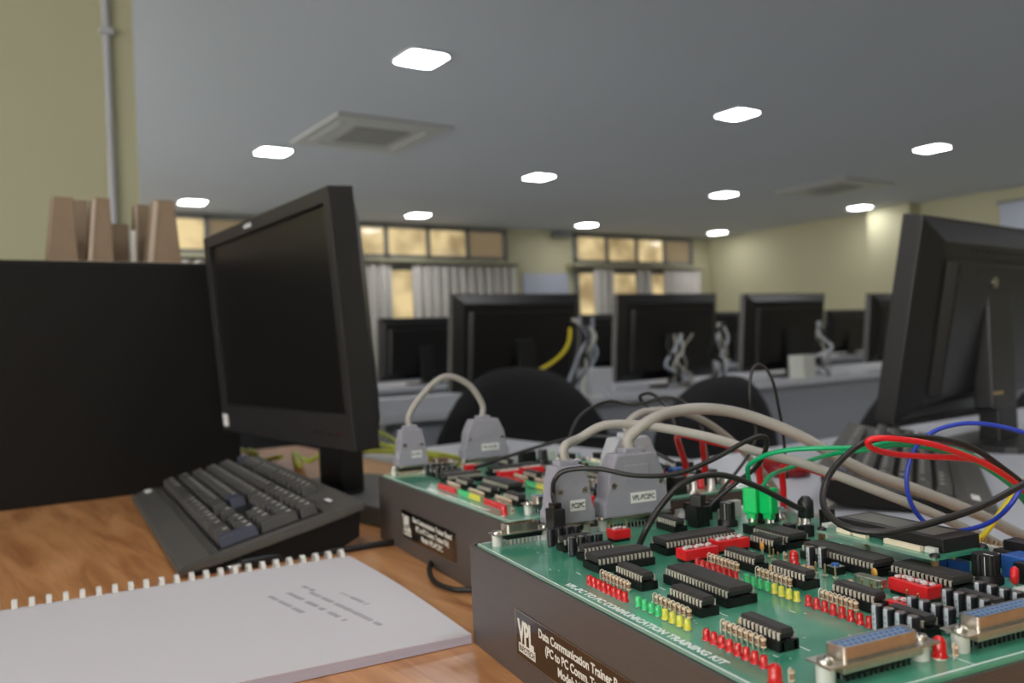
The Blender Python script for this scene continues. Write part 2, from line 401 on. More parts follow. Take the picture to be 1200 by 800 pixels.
def add_dsub(parent, n, u, v, rz, male=False):
    sp, sw = SP[n], SW[n]
    b = MB()
    fl = 7.0
    b.prism([(x * mm, y * mm) for x, y in ((-sp / 2 - 3.5, -6.2), (sp / 2 + 3.5, -6.2), (sp / 2 + 3.5, 6.2), (-sp / 2 - 3.5, 6.2))], fl * mm, (fl + .8) * mm, m_metal, bev=.00015)
    o = b.build('connector', parent, S(u, v, PT), (0, 0, rz))
    s = MB(); out = d_outline(sw, 8.4)
    i2 = [(x * .93, y * .84) for x, y in out]
    nn = len(out)
    zt = 12.8 * mm
    vs = [(x, y, fl * mm) for x, y in out] + [(x, y, zt) for x, y in out] + [(x, y, zt) for x, y in i2] + [(x, y, fl * mm) for x, y in i2]
    s.geom(vs, [(r * nn + k, r * nn + (k + 1) % nn, (r + 1) * nn + (k + 1) % nn, (r + 1) * nn + k) for r in (0, 1, 2) for k in range(nn)], m_metal)
    s.build('connector_shell', o)
    f = MB(); ztop = 12.5 if not male else 8.6
    f.prism([(x * .92, y * .82) for x, y in out], (fl + .1) * mm, ztop * mm, m_dbblue if not male else m_sock)
    a = (n + 1) // 2
    for row, cnt in ((1, a), (-1, n - a)):
        for k in range(cnt):
            x = (k - (cnt - 1) / 2) * 2.76
            if male: f.cyl(S(x, row * 1.4, 8), S(x, row * 1.4, 12.9), .5 * mm, m_brass, 8)
            else: f.cyl(S(x, row * 1.42, ztop - .1), S(x, row * 1.42, ztop + .05), .75 * mm, m_sock, 8)
    f.build('connector_insert', o)
    q = MB(); q.box(S(0, 0, 5.4), S(sw, 9.5, 3.2), m_sock if n != 25 else m_metal, bev=.0003)
    for row, cnt in ((1, a), (-1, n - a)):
        for k in range(cnt): q.box(S((k - (cnt - 1) / 2) * 2.76, row * 1.5 - .5, 2.3), S(.8, .8, 4.6), m_sock if n == 25 else m_pin)
    q.build('pin_block', o)
    for sg in (-1, 1):
        p = MB(); p.cyl(S(sg * sp / 2, 0, 0), S(sg * sp / 2, 0, fl), 3.4 * mm, m_nylon, 16); p.build('standoff', o)
        w = MB(); w.lathe([(a * mm, c * mm) for a, c in ((2.9, 0), (2.9, .9), (2.4, 1.5), (1.2, 1.8), (.1, 1.85))], m_metal, 16, S(sg * sp / 2, 0, fl + .8))
        w.box(S(sg * sp / 2, 0, fl + 2.62), S(3.6, .6, .12), m_sock, rz=.6); w.build('screw', o)
    return o
def add_chip(kit, n, wide, u, v, along='u'):
    c = place(chip_mesh(n, wide), 'integrated_circuit', kit, S(u, v, PT), (0, 0, 0 if along == 'u' else PI / 2))
    place(socket_mesh(n, wide), 'chip_socket', c)
PT = 63.7 + 1.6     # top of the board above the desk, mm
H0 = 63.7
def make_kit():
    kit = thing('trainer_kit', '', 'electronic trainer kit')
    KU, KV = 303, 228
    b = MB()
    b.box(S(KU / 2, 1.0, H0 / 2), S(KU, 2, H0), m_case, bev=.0005)
    b.box(S(KU / 2, KV - 1.0, H0 / 2), S(KU, 2, H0), m_case, bev=.0005)
    b.box(S(1.0, KV / 2, H0 / 2), S(2, KV - 4, H0), m_case); b.box(S(KU - 1.0, KV / 2, H0 / 2), S(2, KV - 4, H0), m_case)
    b.box(S(KU / 2, KV / 2, 2), S(KU - 4, KV - 4, 3), m_case)
    b.box(S(KU / 2, 5, H0 - 1.2), S(KU - 4, 8, 2), m_sock); b.box(S(5.5, KV / 2, H0 - 1.2), S(9, KV - 4, 2), m_sock)
    b.build('case', kit)
    b = MB(); x0, x1, y0, y1 = 9, 301.5, 2.2, 225
    b.prism([S(x, y)[:2] for x, y in ((x0, y0 + 0), (x1, y0), (x1, y1), (x0, y1))], (H0 + .05) * mm, PT * mm, m_pcb)
    for d, c in (((x1 - x0, .7, .1), ((x0 + x1) / 2, y0 + .5, PT + .03)), ((.7, y1 - y0, .1), (x0 + .5, (y0 + y1) / 2, PT + .03)), ((.7, y1 - y0, .1), (x1 - 2.2, (y0 + y1) / 2, PT + .03))):
        b.box(S(*c), S(*d), m_silk)
    b.box(S((x0 + x1) / 2, y0 - .05, H0 + .85), S(x1 - x0, .12, 1.5), m_pcbedge)
    # silkscreen: outlines beside the parts
    for (u0, u1, v0, v1) in ((128, 158, 43.5, 44), (175, 207, 43.5, 44), (228, 258, 43.5, 44), (104, 110, 22, 22.4), (162, 167, 24, 24.4), (264, 276, 62, 62.4), (265, 265.4, 62, 80), (276, 299, 84, 84.4), (264, 299, 146, 146.4)):
        b.box(S((u0 + u1) / 2, (v0 + v1) / 2, PT + .03), S(u1 - u0, v1 - v0, .08), m_silk)
    for k in range(40):
        u, v = random.uniform(20, 290), random.uniform(12, 220)
        b.box(S(u, v, PT + .02), S(random.uniform(1.5, 4), .5, .05), m_silk)
        b.cyl(S(u + 5, v + 3, PT), S(u + 5, v + 3, PT + .05), .6 * mm, m_pin, 8)
    b.build('circuit_board', kit)
    me = text_mesh('VPL-PC TO PC COMMUNICATION TRAINING KIT', 5.6 * mm, m_silk, 'printed_title', .00003, 1, .00018, 'LEFT')
    w = text_width(me)
    for vv in me.vertices: vv.co.x *= .131 / w
    place(me, 'printed_title', kit, S(121.5, 5.6, PT + .06))
    # label plate on the front face
    b = MB(); b.box(S(137, -.25, H0 - 36), S(133, .5, 26), m_plate, bev=.0001)
    for d, c in (((133, .1, .35), (137, -.55, H0 - 23.2)), ((133, .1, .3), (137, -.55, H0 - 48.8)), ((.35, .1, 25.6), (70.6, -.55, H0 - 36)), ((.35, .1, 25.6), (203.4, -.55, H0 - 36))): b.box(S(*c), S(*d), m_metal)
    pl = b.build('name_plate', kit); pl['label'] = 'glossy black name plate with white print'
    rx = (PI / 2, 0, 0)
    me = text_mesh('VPL', 17.5 * mm, m_platetxt, 'plate_logo', .00005, 1, .0007, 'LEFT'); w = text_width(me)
    for vv in me.vertices: vv.co.x *= .0205 / w
    place(me, 'plate_logo', pl, S(74.2, -.6, H0 - 40.3), rx)
    b = MB(); b.box(S(84.8, -.6, H0 - 43.5), S(21.5, .1, 5.2), m_platetxt); b.build('plate_logo_box', pl)
    me = text_mesh('INFOTECH', 4.6 * mm, m_plate, 'plate_logo_text', .00004, 1, .0001, 'CENTER'); w = text_width(me)
    for vv in me.vertices: vv.co.x *= .0195 / w
    place(me, 'plate_logo_text', pl, S(84.8, -.68, H0 - 45.2), rx)
    for s, z, wd in (('Data Communication Trainer Board', -30.6, 94), ('(PC to PC Comm. Trainer Kit)', -37.6, 79), ('Model: VPL-PC2PC', -44.7, 51)):
        me = text_mesh(s, 6.6 * mm, m_platetxt, 'plate_text', .00005, 1, .00016); w = text_width(me)
        for vv in me.vertices: vv.co.x *= wd * mm / w
        place(me, 'plate_text', pl, S(148, -.6, H0 + z), rx)
    # chips
    add_chip(kit, 28, True, 106, 48.5, 'v'); add_chip(kit, 20, False, 142, 36.5); add_chip(kit, 20, False, 191, 36.5); add_chip(kit, 20, False, 241.5, 36.5)
    add_chip(kit, 40, True, 173, 58.8); add_chip(kit, 40, True, 94.5, 108, 'v'); add_chip(kit, 16, False, 47, 124.5)
    add_chip(kit, 20, False, 146, 103.5); add_chip(kit, 20, False, 183, 103.5); add_chip(kit, 20, False, 226, 103.2)
    add_chip(kit, 24, True, 115, 155.5); add_chip(kit, 16, False, 123, 138.5); add_chip(kit, 40, True, 173, 149.5); add_chip(kit, 28, True, 222, 154.5)
    add_chip(kit, 16, False, 57.5, 47, 'v'); 
    add_chip(kit, 16, False, 84, 46.5, 'v')
    add_chip(kit, 16, False, 262, 94.5) ; add_chip(kit, 16, False, 262, 136)
    add_chip(kit, 16, False, 196, 213); add_chip(kit, 8, False, 218, 213); add_chip(kit, 16, False, 257, 205)
    # leds and their series resistors
    def row(kinds, u0, du, v):
        for k, kk in enumerate(kinds): place(led_mesh(kk), 'led', kit, S(u0 + du * k, v, PT))
    row(['red'] * 8, 130.5, 4.95, 16); row(['green'] * 4 + ['yellow'] * 4, 175, 5.55, 17.2); row(['red'] * 8, 228.5, 5.0, 16.2)
    row(['red'] * 8, 132.5, 4.6, 82.2); row(['green'] * 4 + ['yellow'] * 4, 172, 5.1, 83.2); row(['red'] * 8, 215.5, 5.05, 83)
    for u0, u1, v in ((127.5, 152, 26.3), (177.5, 203, 26), (224.5, 248.5, 28.8), (130, 152.5, 93.2), (166.5, 189, 96), (213, 233, 94)):
        for k in range(8): place(resistor_mesh(), 'resistor', kit, S(u0 + (u1 - u0) * k / 7, v, PT), (0, 0, -.25))
    for u, v in ((278.8, 8.3), (288.3, 79), (157.5, 127.2)): place(led_mesh('bigred'), 'power_led', kit, S(u, v, PT))
    for u, v in ((279.5, 15), (291.5, 83.5), (149.8, 128)): place(resistor_mesh(), 'resistor', kit, S(u, v, PT), (0, 0, .4))
    for u, v in ((26, 147), (60, 205)): place(led_mesh('bigclear'), 'clear_led', kit, S(u, v, PT))
    for u, v, a in ((168, 127.5, .2), (200, 127, 1.2)): place(lying_resistor_mesh(), 'resistor', kit, S(u, v, PT), (0, 0, a))
    # capacitors
    for v in (84, 104.5, 125.5, 146):
        for k in range(4): place(cap_mesh(), 'electrolytic_capacitor', kit, S(254.5 + 6.0 * k, v, PT), (0, 0, -.6))
    for u in (42.5, 71):
        for k in range(4): place(cap_mesh(), 'electrolytic_capacitor', kit, S(u, 38 + 6 * k, PT), (0, 0, -1.1))
    for u, v in ((164.5, 133.5), (169.5, 137)): place(cap_mesh(), 'electrolytic_capacitor', kit, S(u, v - 1, PT), (0, 0, -.5))
    # dip switches
    place(dip_mesh(8), 'dip_switch', kit, S(119, 92, PT), (0, 0, PI / 2)); place(dip_mesh(8), 'dip_switch', kit, S(112, 120, PT), (0, 0, PI / 2))
    place(dip_mesh(8), 'dip_switch', kit, S(230, 134, PT)); place(dip_mesh(4), 'dip_switch', kit, S(243.5, 112, PT - 2.5)); place(dip_mesh(4), 'dip_switch', kit, S(52, 81, PT), (0, 0, PI / 2))
    # tactile button
    b = MB(); b.box(S(0, 0, 2), S(7, 7, 4), m_sock, bev=.0003); b.box(S(0, 0, 4.1), S(6.6, 6.6, .3), m_metal); tb = b.build('push_button', kit, S(181, 133.5, PT))
    b = MB(); b.cyl(S(0, 0, 4.2), S(0, 0, 5.4), 1.9 * mm, m_blue, 16); b.build('button_cap', tb)
    # test posts
    b = MB(); b.box(S(0, 0, 1.0), S(2.0, 2.0, .6), m_pin); b.cyl(S(0, 0, 0), S(0, 0, 6.5), .5 * mm, m_brass, 8); b.cyl(S(0, 0, 6.5), S(0, 0, 6.9), .5 * mm, m_brass, 8, r2=.2 * mm)
    pm = b.mesh('test_post')
    for u, v in ((137.5, 127.8), (144, 125), (151, 122), (177, 124), (183, 124.5), (189, 125.5), (212.5, 119), (219.5, 118), (226.5, 117), (236, 122), (242.5, 121.5), (26, 90), (30, 100)): place(pm, 'test_post', kit, S(u, v, PT))
    # crystal and ceramic capacitors
    b = MB()
    pts = []
    for sx in (1, -1):
        for k in range(9): t = R(-90 + 180 * k / 8); pts.append(((sx * (4.2 + 1.9 * math.cos(t))) * mm, (1.9 * sx * math.sin(t)) * mm))
    b.prism([(x * 1.35, y * 1.7) for x, y in pts], .8 * mm, 4.2 * mm, m_metal, bev=.0003); b.prism([(x * 1.45, y * 1.85) for x, y in pts], .3 * mm, .9 * mm, m_metal)
    b.build('crystal_can', kit, S(211.5, 125.5, PT + 2.5), (0, 0, .1))
    b = MB(); b.lathe([(.2 * mm, -.9 * mm), (2.1 * mm, -.7 * mm), (2.5 * mm, 0), (2.1 * mm, .7 * mm), (.2 * mm, .9 * mm)], m_orange, 16)
    for v in b.bm.verts: x, y, z = v.co; v.co = (z, x, y + 4 * mm)
    for y in (-1.2, 1.2): b.cyl(S(0, y, 0), S(0, y, 3), .28 * mm, m_pin, 6)
    cc = b.mesh('ceramic_capacitor')
    for u, v, a in ((204, 126.5, .8), (201, 139.5, 1.2), (126.5, 131.8, 1.2), (212.8, 103.2, 0), (127.3, 41.5, 0), (226.6, 36.5, 0), (168, 103.5, 0)): place(cc, 'ceramic_capacitor', kit, S(u, v, PT), (0, 0, a))
    # potentiometer knobs
    def knob(u, v, r, h, ridges=True):
        o = MB(); o.lathe([(a * mm, c * mm) for a, c in ((r + 1.6, 0), (r + 1.6, 3), (r + .6, 4), (r + .6, 4.6))], m_sock, 24); base = o.build('potentiometer', kit, S(u, v, PT))
        o = MB(); n = 36; out = [((r + (.0 if k % 2 else -.35)) * math.cos(2 * PI * k / n) * mm, (r + (.0 if k % 2 else -.35)) * math.sin(2 * PI * k / n) * mm) for k in range(n)]
        o.prism(out, 4.6 * mm, (h - .6) * mm, m_black, bev=0); o.prism([(x * .94, y * .94) for x, y in out], (h - .6) * mm, h * mm, m_black)
        o.box(S(r * .45, -r * .2, h + .05), S(r * .8, .7, .15), m_white); o.box(S(r * .55, -r * .84, h / 2 + 2), S(.7, .25, h - 5), m_white, rz=R(-57) + PI / 2 * 0)
        o.build('knob', base)
    knob(231, 181, 6.2, 14); knob(56.5, 162.5, 5.0, 15.5)
    # jack blocks, relay, trimmers
    def blk(name, u, v, h, du, dv, m, extra=None, z=0):
        o = MB(); o.box(S(0, 0, h / 2 + z), S(du, dv, h), m, bev=.0004)
        if extra: extra(o)
        return o.build(name, kit, S(u, v, PT))
    blk('socket_block', 47, 146, 13.5, 10, 11, m_black, lambda o: [o.box(S(5.2, k * 3.2, 7), S(.6, .8, 13), m_sock) for k in (-1, 0, 1)])
    blk('socket_block', 30, 158, 12, 12, 16, m_sock); blk('relay', 84, 160, 6, 9, 8, m_black)
    blk('push_button', 92, 183, 4.5, 6, 6, m_black); blk('relay', 60, 190, 9, 14, 14, m_black)
    for u, v in ((203, 186), (212, 186)): blk('trimmer', u, v, 6.0, 8.4, 5.5, m_blue, lambda o: o.cyl(S(-3, 0, 6), S(-3, 0, 6.8), 1.1 * mm, m_brass, 10))
    blk('relay', 234, 203, 11, 12, 14, m_blue); blk('relay', 224, 218, 14, 14, 10, m_black); blk('relay', 243, 196, 10, 10, 10, m_black); blk('pin_header', 205, 219, 8, 26, 4, m_nylon, lambda o: [o.cyl(S(k * 2.54, 0, 8), S(k * 2.54, 0, 11), .35 * mm, m_brass, 6) for k in range(-4, 5)])
    o = MB(); o.lathe([(.2 * mm, -1.8 * mm), (3.6 * mm, -1.5 * mm), (4.6 * mm, 0), (3.6 * mm, 1.5 * mm), (.2 * mm, 1.8 * mm)], m_redbright, 18)
    for v in o.bm.verts: x, y, z = v.co; v.co = (z, x, y + 6.5 * mm)
    for y in (-2, 2): o.cyl(S(0, y, 0), S(0, y, 4), .35 * mm, m_pin, 6)
    o.build('varistor', kit, S(246, 181, PT), (0, 0, .5))
    # transistor tabs and small parts near the back
    for k, (u, v) in enumerate(((20, 165), (14, 185), (35, 185), (110, 180), (120, 190), (95, 212), (140, 212), (170, 212))):
        blk('voltage_regulator' if k % 2 else 'capacitor_block', u, v, 7 + k % 3 * 2, 5, 9, m_sock if k % 2 else m_nylon)
    # nickel banana sockets
    for u, v in ((22, 148), (22, 163), (69, 173), (77, 180), (83, 201), (92, 196), (62, 199), (38, 172)):
        o = MB(); o.lathe([(a * mm, c * mm) for a, c in ((4, 0), (4, 2), (2.9, 2.2), (2.9, 6.5), (2.1, 6.8))], m_metal, 16); o.build('banana_socket', kit, S(u, v, PT))
    for n_, (u, v) in enumerate(((250, 222), (262, 222), (274, 220), (286, 218), (294, 206), (294, 190), (280, 190), (280, 174), (294, 172))):
        o = MB(); o.lathe([(a * mm, c * mm) for a, c in ((4.2, 0), (4.2, 2.5), (3.2, 3), (3.2, 9), (2.3, 9.6))], m_metal if n_ % 3 else m_redbright, 16); o.build('banana_socket', kit, S(u, v, PT))
    blk('relay', 268, 207, 13, 14, 12, m_black); blk('relay', 288, 160, 14, 12, 12, m_black); blk('terminal_block', 270, 160, 10, 9, 16, m_nylon); blk('push_button', 266, 184, 7, 8, 8, m_black); blk('terminal_block', 268, 195, 9, 16, 6, m_nylon)
    # lcd display module
    z = 12.5
    o = MB(); o.box(S(183, 176, z), S(79, 38, 1.5), m_pcb); o.box(S(183, 157.0, z), S(79, .2, 1.4), m_pcbedge)
    lcd = o.build('display_module', kit, S(0, 0, PT))
    o = MB(); o.box(S(184, 180, z + 4.2), S(70, 26, 7), m_black, bev=.0004); o.build('display_bezel', lcd)
    o = MB(); o.box(S(181, 180, z + 7.75), S(58, 17.5, .3), m_glass); o.build('display_window', lcd)
    for u0, u1 in ((154, 164), (166, 175), (187, 210)):
        o = MB(); o.box(S((u0 + u1) / 2, 162.8, z + 2), S(u1 - u0, 2.5, 2.4), m_cream); o.build('display_clip', lcd)
    for u in (145.5, 220.5):
        for v in (159, 193):
            o = MB(); o.cyl(S(u, v, 0), S(u, v, z - .7), 1.9 * mm, m_brass, 6, smooth=False); o.lathe([(a * mm, c * mm) for a, c in ((2.6, 0), (2.6, .8), (1.6, 1.6), (.1, 1.7))], m_sock, 14, S(u, v, z + .75)); o.build('standoff', lcd)
    o = MB()
    for k in range(16): o.cyl(S(150 + k * 2.54, 191.5, z), S(150 + k * 2.54, 191.5, z + 3), .4 * mm, m_brass, 6); o.lathe([(1.0 * mm, 0), (.2 * mm, .6 * mm)], m_metal, 8, S(150 + k * 2.54, 191.5, z + .75))
    o.build('display_pins', lcd)
    o = MB(); o.box(S(0, 0, 1.5), S(6, 3, 3), m_nylon, bev=.0003); o.build('display_clip', lcd, S(215, 163.5, z + .8))
    # d-sub connectors
    add_dsub(kit, 25, 285.2, 49, PI / 2); add_dsub(kit, 25, 287, 115.5, PI / 2)
    add_dsub(kit, 15, 21, 27.5, PI / 2, True); add_dsub(kit, 9, 21, 61.5, PI / 2, True); add_dsub(kit, 25, 21, 111, PI / 2)
    # case screws
    for u, v in ((3.8, 6), (3.8, 220), (299.5, 220)):
        o = MB(); o.lathe([(a * mm, c * mm) for a, c in ((2.2, 0), (2.2, .6), (1.4, 1.2), (.1, 1.3))], m_sock, 12, S(u, v, H0)); o.build('case_screw', kit)
    return kit
DZ = .75
kit = make_kit()
kit.location = (.2886, .4769, DZ); kit.rotation_euler = (0, 0, R(-100.5))
kit['label'] = 'nearest black-cased electronics trainer kit with a green circuit board, at lower right'
kit2 = dup(kit, (.383, .808, DZ), R(-98.0), 'second trainer kit with a green board, behind the nearest one beside the keyboard')
kit['group'] = kit2['group'] = 'electronics trainer kits on the desk'
def K(k, u, v, z=PT):
    Mx = Matrix.Translation(k.location) @ Matrix.Rotation(k.rotation_euler.z, 4, 'Z')
    return Mx @ Vector(S(u, v, z))

# ------------------------------------------------------------------ grey cables with hoods
def hood_mesh_parts(root, T, n, labeltext, mh):
    """hood stands on a connector; local x = width (board v), y = towards +u, z up; T world matrix"""
    sp = SP[n]; w = sp + 8 if n != 25 else sp + 5
    def add(b, name):
        for v in b.bm.verts: v.co = T @ v.co
        return b.build(name, root)
    z0, z1, z2 = 9.0, 30, 50 if n == 25 else 46
    hw = w / 2; tw = (sp * .31 if n == 25 else hw * .78)
    out = [(-hw, z0), (hw, z0), (hw, z0 + 10), (hw - 4, z0 + 11.5), (hw - 4.5, z1 + 6), (tw, z2), (-tw, z2), (-hw + 4.5, z1 + 6), (-hw + 4, z0 + 11.5), (-hw, z0 + 10)] if n == 25 else \
          [(-hw, z0), (hw, z0), (hw, z0 + 8), (hw - 3.5, z0 + 10), (hw - 3.5, z1 + 5), (tw - 2.5, z2), (-tw + 2.5, z2), (-hw + 3.5, z1 + 5), (-hw + 3.5, z0 + 10), (-hw, z0 + 8)]
    b = MB(); th = 8.0
    Tm = Matrix(((1, 0, 0, 0), (0, 0, -1, 0), (0, 1, 0, 0), (0, 0, 0, 1)))
    b.prism([(x * mm, z * mm) for x, z in out], -th * mm, th * mm, mh, Tm, bev=.0012)
    h = add(b, 'connector_hood')
    b = MB(); b.box(S(0, 0, z2 + 1.5), S(14, 11, 4), mh, bev=.001)
    if n == 25:
        e = MB(); e.box(S(0, 8.0, 37), S(19, .8, 11), mh, bev=.0003); o = add(e, 'hood_panel'); o.parent = h
    o = add(b, 'hood_collar'); o.parent = h
    b = MB()
    for sx in (-1, 1):
        x = sx * (hw - 7.5); b.cyl(S(x, 7.8, 30), S(x, 8.6, 30), 1.9 * mm, m_metal, 14); b.box(S(x, 8.65, 30), S(2.6, .1, .5), m_sock)
    o = add(b, 'hood_screw'); o.parent = h
    b = MB()
    b.box(S(-3.5 if n == 9 else -4, 8.25, 20.5), S(11 if n == 9 else 20, .25, 7), m_label)
    o = add(b, 'hood_label'); o['label'] = 'white paper label'; o.parent = h
    me = text_mesh(labeltext, 4.6 * mm, m_ink, 'label_text', .00003, 1, .0001); wd = text_width(me)
    for v in me.vertices: v.co.x *= (9.5 if n == 9 else 17.5) * mm / wd
    # text in plane x (right seen from +y is -x), z
    Tt = T @ Matrix.Translation(Vector(S(-3.5 if n == 9 else -4, 8.45, 18.9))) @ Matrix.Rotation(PI, 4, 'Z') @ Matrix.Rotation(PI / 2, 4, 'X')
    me.transform(Tt); o = place(me, 'label_text', root); o.parent = h
    b = MB()
    for sx in (-1, 1):
        x = sx * sp / 2
        b.cyl(S(x, 0, 9), S(x, 0, z0 + 1), 2.2 * mm, m_metal, 12)
        if n == 9: b.lathe([(a * mm, c * mm) for a, c in ((3.4, 0), (3.4, 10), (2.6, 11))], mh, 14, S(x, 1.0, z0 + 3))
    add(b, 'thumb_screw')
    b = MB(); b.prism(d_outline(SW[n] + 1.5, 10), 9.5 * mm, (z0 + .3) * mm, m_metal); add(b, 'plug_shell')
    return T @ Vector(S(0, 0, z2 + 2))
def hoodT(k, u, v): # local x along -v so the y axis points to +u
    return Matrix.Translation(k.location) @ Matrix.Rotation(k.rotation_euler.z, 4, 'Z') @ Matrix.Translation(Vector(S(u, v, PT))) @ Matrix.Rotation(-PI / 2, 4, 'Z')
g = 'grey serial cables plugged into the trainer kits'
c = thing('serial_cable', 'grey cable whose narrow labelled hood stands at the near kit\'s left end', 'cable', (0, 0, 0), 0, g)
p = hood_mesh_parts(c, hoodT(kit, 21, 61.5), 9, 'PC2PC', m_hood)
MB().tube([p, p + Vector((0, 0, .010)), P(680, 513, .575), P(710, 498, .58), P(760, 499, .585), P(830, 512, .58), P(890, 530, .575), P(950, 546, .57), P(1020, 572, .565), P(1090, 600, .56), P(1150, 628, .56), *tail(P(1230, 662, .57), 0)], .0031, m_cable, 14).build('cable', c)
c = thing('serial_cable', 'thickest grey cable, arching highest, with a wide labelled hood on the near kit', 'cable', (0, 0, 0), 0, g)
p = hood_mesh_parts(c, hoodT(kit, 21, 111), 25, 'VPL-PC2PC', m_hood)
MB().tube([p, p + Vector((0, 0, .008)), P(760, 494, .585), P(790, 482, .60), P(832, 479, .61), P(880, 488, .62), P(940, 512, .62), P(1010, 550, .62), P(1080, 576, .62), P(1150, 604, .62), *tail(P(1230, 640, .63), 2)], .0041, m_cable, 14).build('cable', c)
c = thing('serial_cable', 'short grey cable arching between two grey hoods on the farther trainer kit', 'cable', (0, 0, 0), 0, g)
p = hood_mesh_parts(c, hoodT(kit2, 21, 29), 9, 'PC2PC', m_hood)
q = hood_mesh_parts(c, hoodT(kit2, 21, 111), 25, 'VPL-PC2PC', m_hood)
d0 = (q - p)
MB().tube([p, p + Vector((0, 0, .012)), p + d0 * .2 + Vector((0, 0, .032)), p + d0 * .5 + Vector((0, 0, .047)), p + d0 * .82 + Vector((0, 0, .036)), q + Vector((0, 0, .014)), q], .0031, m_cable, 14).build('cable', c)
c = thing('serial_cable', 'pale grey hood with a thin cable, just behind the near kit\'s wide hood', 'cable', (0, 0, 0), 0, g)
p = hood_mesh_parts(c, hoodT(kit2, 286, 116), 25, 'VPL-PC2PC', m_hood2)
MB().tube([p, p + Vector((0, 0, .008)), p + Vector((.02, 0, .016)), p + Vector((.06, -.005, .012)), p + Vector((.11, .0, -.01)), p + Vector((.16, .0, -.05)), p + Vector((.25, .03, -.113 + .003)), p + Vector((.34, .06, -.113 + .003))], .003, m_cable, 12).build('cable', c)

# ------------------------------------------------------------------ jumper leads
def lead(label, pts, r, m, plugs=()):
    t = thing('test_lead', label, 'wire', (0, 0, 0), 0, 'thin wires over the trainer kit')
    MB().tube(pts, r, m, 10, 8).build('wire', t)
    for (pos, h, rad, pm, nm) in plugs:
        b = MB(); pos = Vector(pos)
        b.lathe([(rad * .55, 0), (rad * .55, h * .12), (rad, h * .16), (rad, h * .8), (rad * .7, h * .92), (rad * .5, h)], pm, 16, pos)
        b.build(nm, t)
    return t
# black plug standing at the left end
t = thing('test_lead', 'dark wire from the black plug at the near kit\'s left end, passing before both hoods', 'wire', (0, 0, 0), 0, 'thin wires over the trainer kit')
b0 = K(kit, 36, 45); b = MB(); b.box(b0 + Vector((0, 0, .0115)), (.009, .011, .021), m_black, rz=R(-10), bev=.001); b.box(b0 + Vector((0, 0, .0235)), (.006, .006, .004), m_plate, bev=.0005); b.build('plug', t)
MB().tube([b0 + Vector((0, 0, .024)), P(648, 578, .548), P(650, 562, .543), P(664, 551, .54), P(700, 549, .535), P(745, 557, .53), P(792, 555, .53), P(836, 538, .535), P(872, 518, .54), P(893, 511, .545), P(899, 520, .55), P(888, 545, .56), P(862, 566, .57), P(838, 586, .575), P(826, 601, .575)], .0016, m_wblack, 10).build('wire', t)
b = MB(); b.box(K(kit, 47, 146) + Vector((0, 0, .017)), (.008, .008, .008), m_black, rz=.3, bev=.001); b.build('plug', t)
lead('dark wire bending down into the near board just right of the wide hood', [K(kit, 76, 80, PT + 0.5), P(760, 615, .515), P(775, 592, .52), P(795, 570, .525), P(820, 558, .53), P(850, 557, .535), P(885, 569, .54), P(915, 584, .545), P(938, 596, .55), K(kit, 88, 199, PT + 14)], .0019, m_wblack, [(K(kit, 90, 199, PT + 4), .016, .005, m_black, 'plug')])
lead('big round loop of black wire hanging over the display of the near kit', [P(1290, 530, .46), P(1235, 552, .455), P(1200, 567, .45), P(1150, 593, .44), P(1100, 610, .43), P(1050, 622, .425), P(1010, 622, .43), P(982, 612, .44), P(966, 594, .455), P(966, 570, .47), P(980, 545, .48), P(1010, 520, .49), P(1050, 512, .50), P(1100, 514, .51), P(1140, 525, .52), P(1175, 548, .53), P(1215, 580, .54), *tail(P(1260, 620, .55), 7)], .0018, m_wblack)
lead('thin dark wire rising in a narrow upright loop above the grey cables', [K(kit, 30, 170, PT + 10), P(884, 520, .66), P(879, 470, .66), P(880, 440, .66), P(886, 428, .66), P(896, 430, .66), P(906, 448, .66), P(913, 480, .67), P(918, 510, .68), P(922, 560, .69)], .0012, m_wblack)
gp = K(kit, 69, 173, PT + 4.5); gq = K(kit, 77, 180, PT + 4.5)
def gplug(t, pos, rz):
    b = MB(); b.box(pos + Vector((0, 0, .013)), (.0085, .0095, .017), m_gplug, rz=rz, bev=.0015); b.box(pos + Vector((0, 0, .0035)), (.0055, .006, .006), m_gplug, rz=rz, bev=.001); b.build('plug', t)
t = lead('upper green wire curving from the left of the two green plugs', [gp + Vector((0, 0, .021)), P(876, 552, .555), P(880, 543, .55), P(898, 533, .54), P(925, 527, .53), P(960, 525, .52), P(1010, 524, .515), P(1050, 518, .52), P(1095, 522, .53), P(1135, 532, .54), P(1175, 556, .55), *tail(P(1225, 600, .56), 4)], .0015, m_wgreen); gplug(t, gp, .3)
t = lead('lower green wire curving from the right of the two green plugs', [gq + Vector((0, 0, .021)), P(895, 568, .55), P(905, 556, .565), P(925, 548, .59), P(950, 539, .575), P(980, 531, .54), P(1015, 527, .53), P(1055, 521, .535), P(1100, 527, .54), P(1140, 540, .55), P(1180, 565, .56), *tail(P(1230, 610, .57), 5)], .0015, m_wgreen); gplug(t, gq, .1)
lead('red wire looping at upper right beside the black loop', [P(1270, 640, .55), P(1225, 600, .53), P(1195, 570, .52), P(1165, 549, .51), P(1130, 533, .50), P(1090, 520, .49), P(1050, 514, .485), P(1025, 513.5, .485), P(1017, 518, .487), P(1024, 526, .49), P(1050, 532, .50), P(1090, 535, .51), P(1130, 537, .52), P(1160, 543, .53), P(1190, 560, .54), *tail(P(1240, 590, .55), 6)], .0018, m_wred)
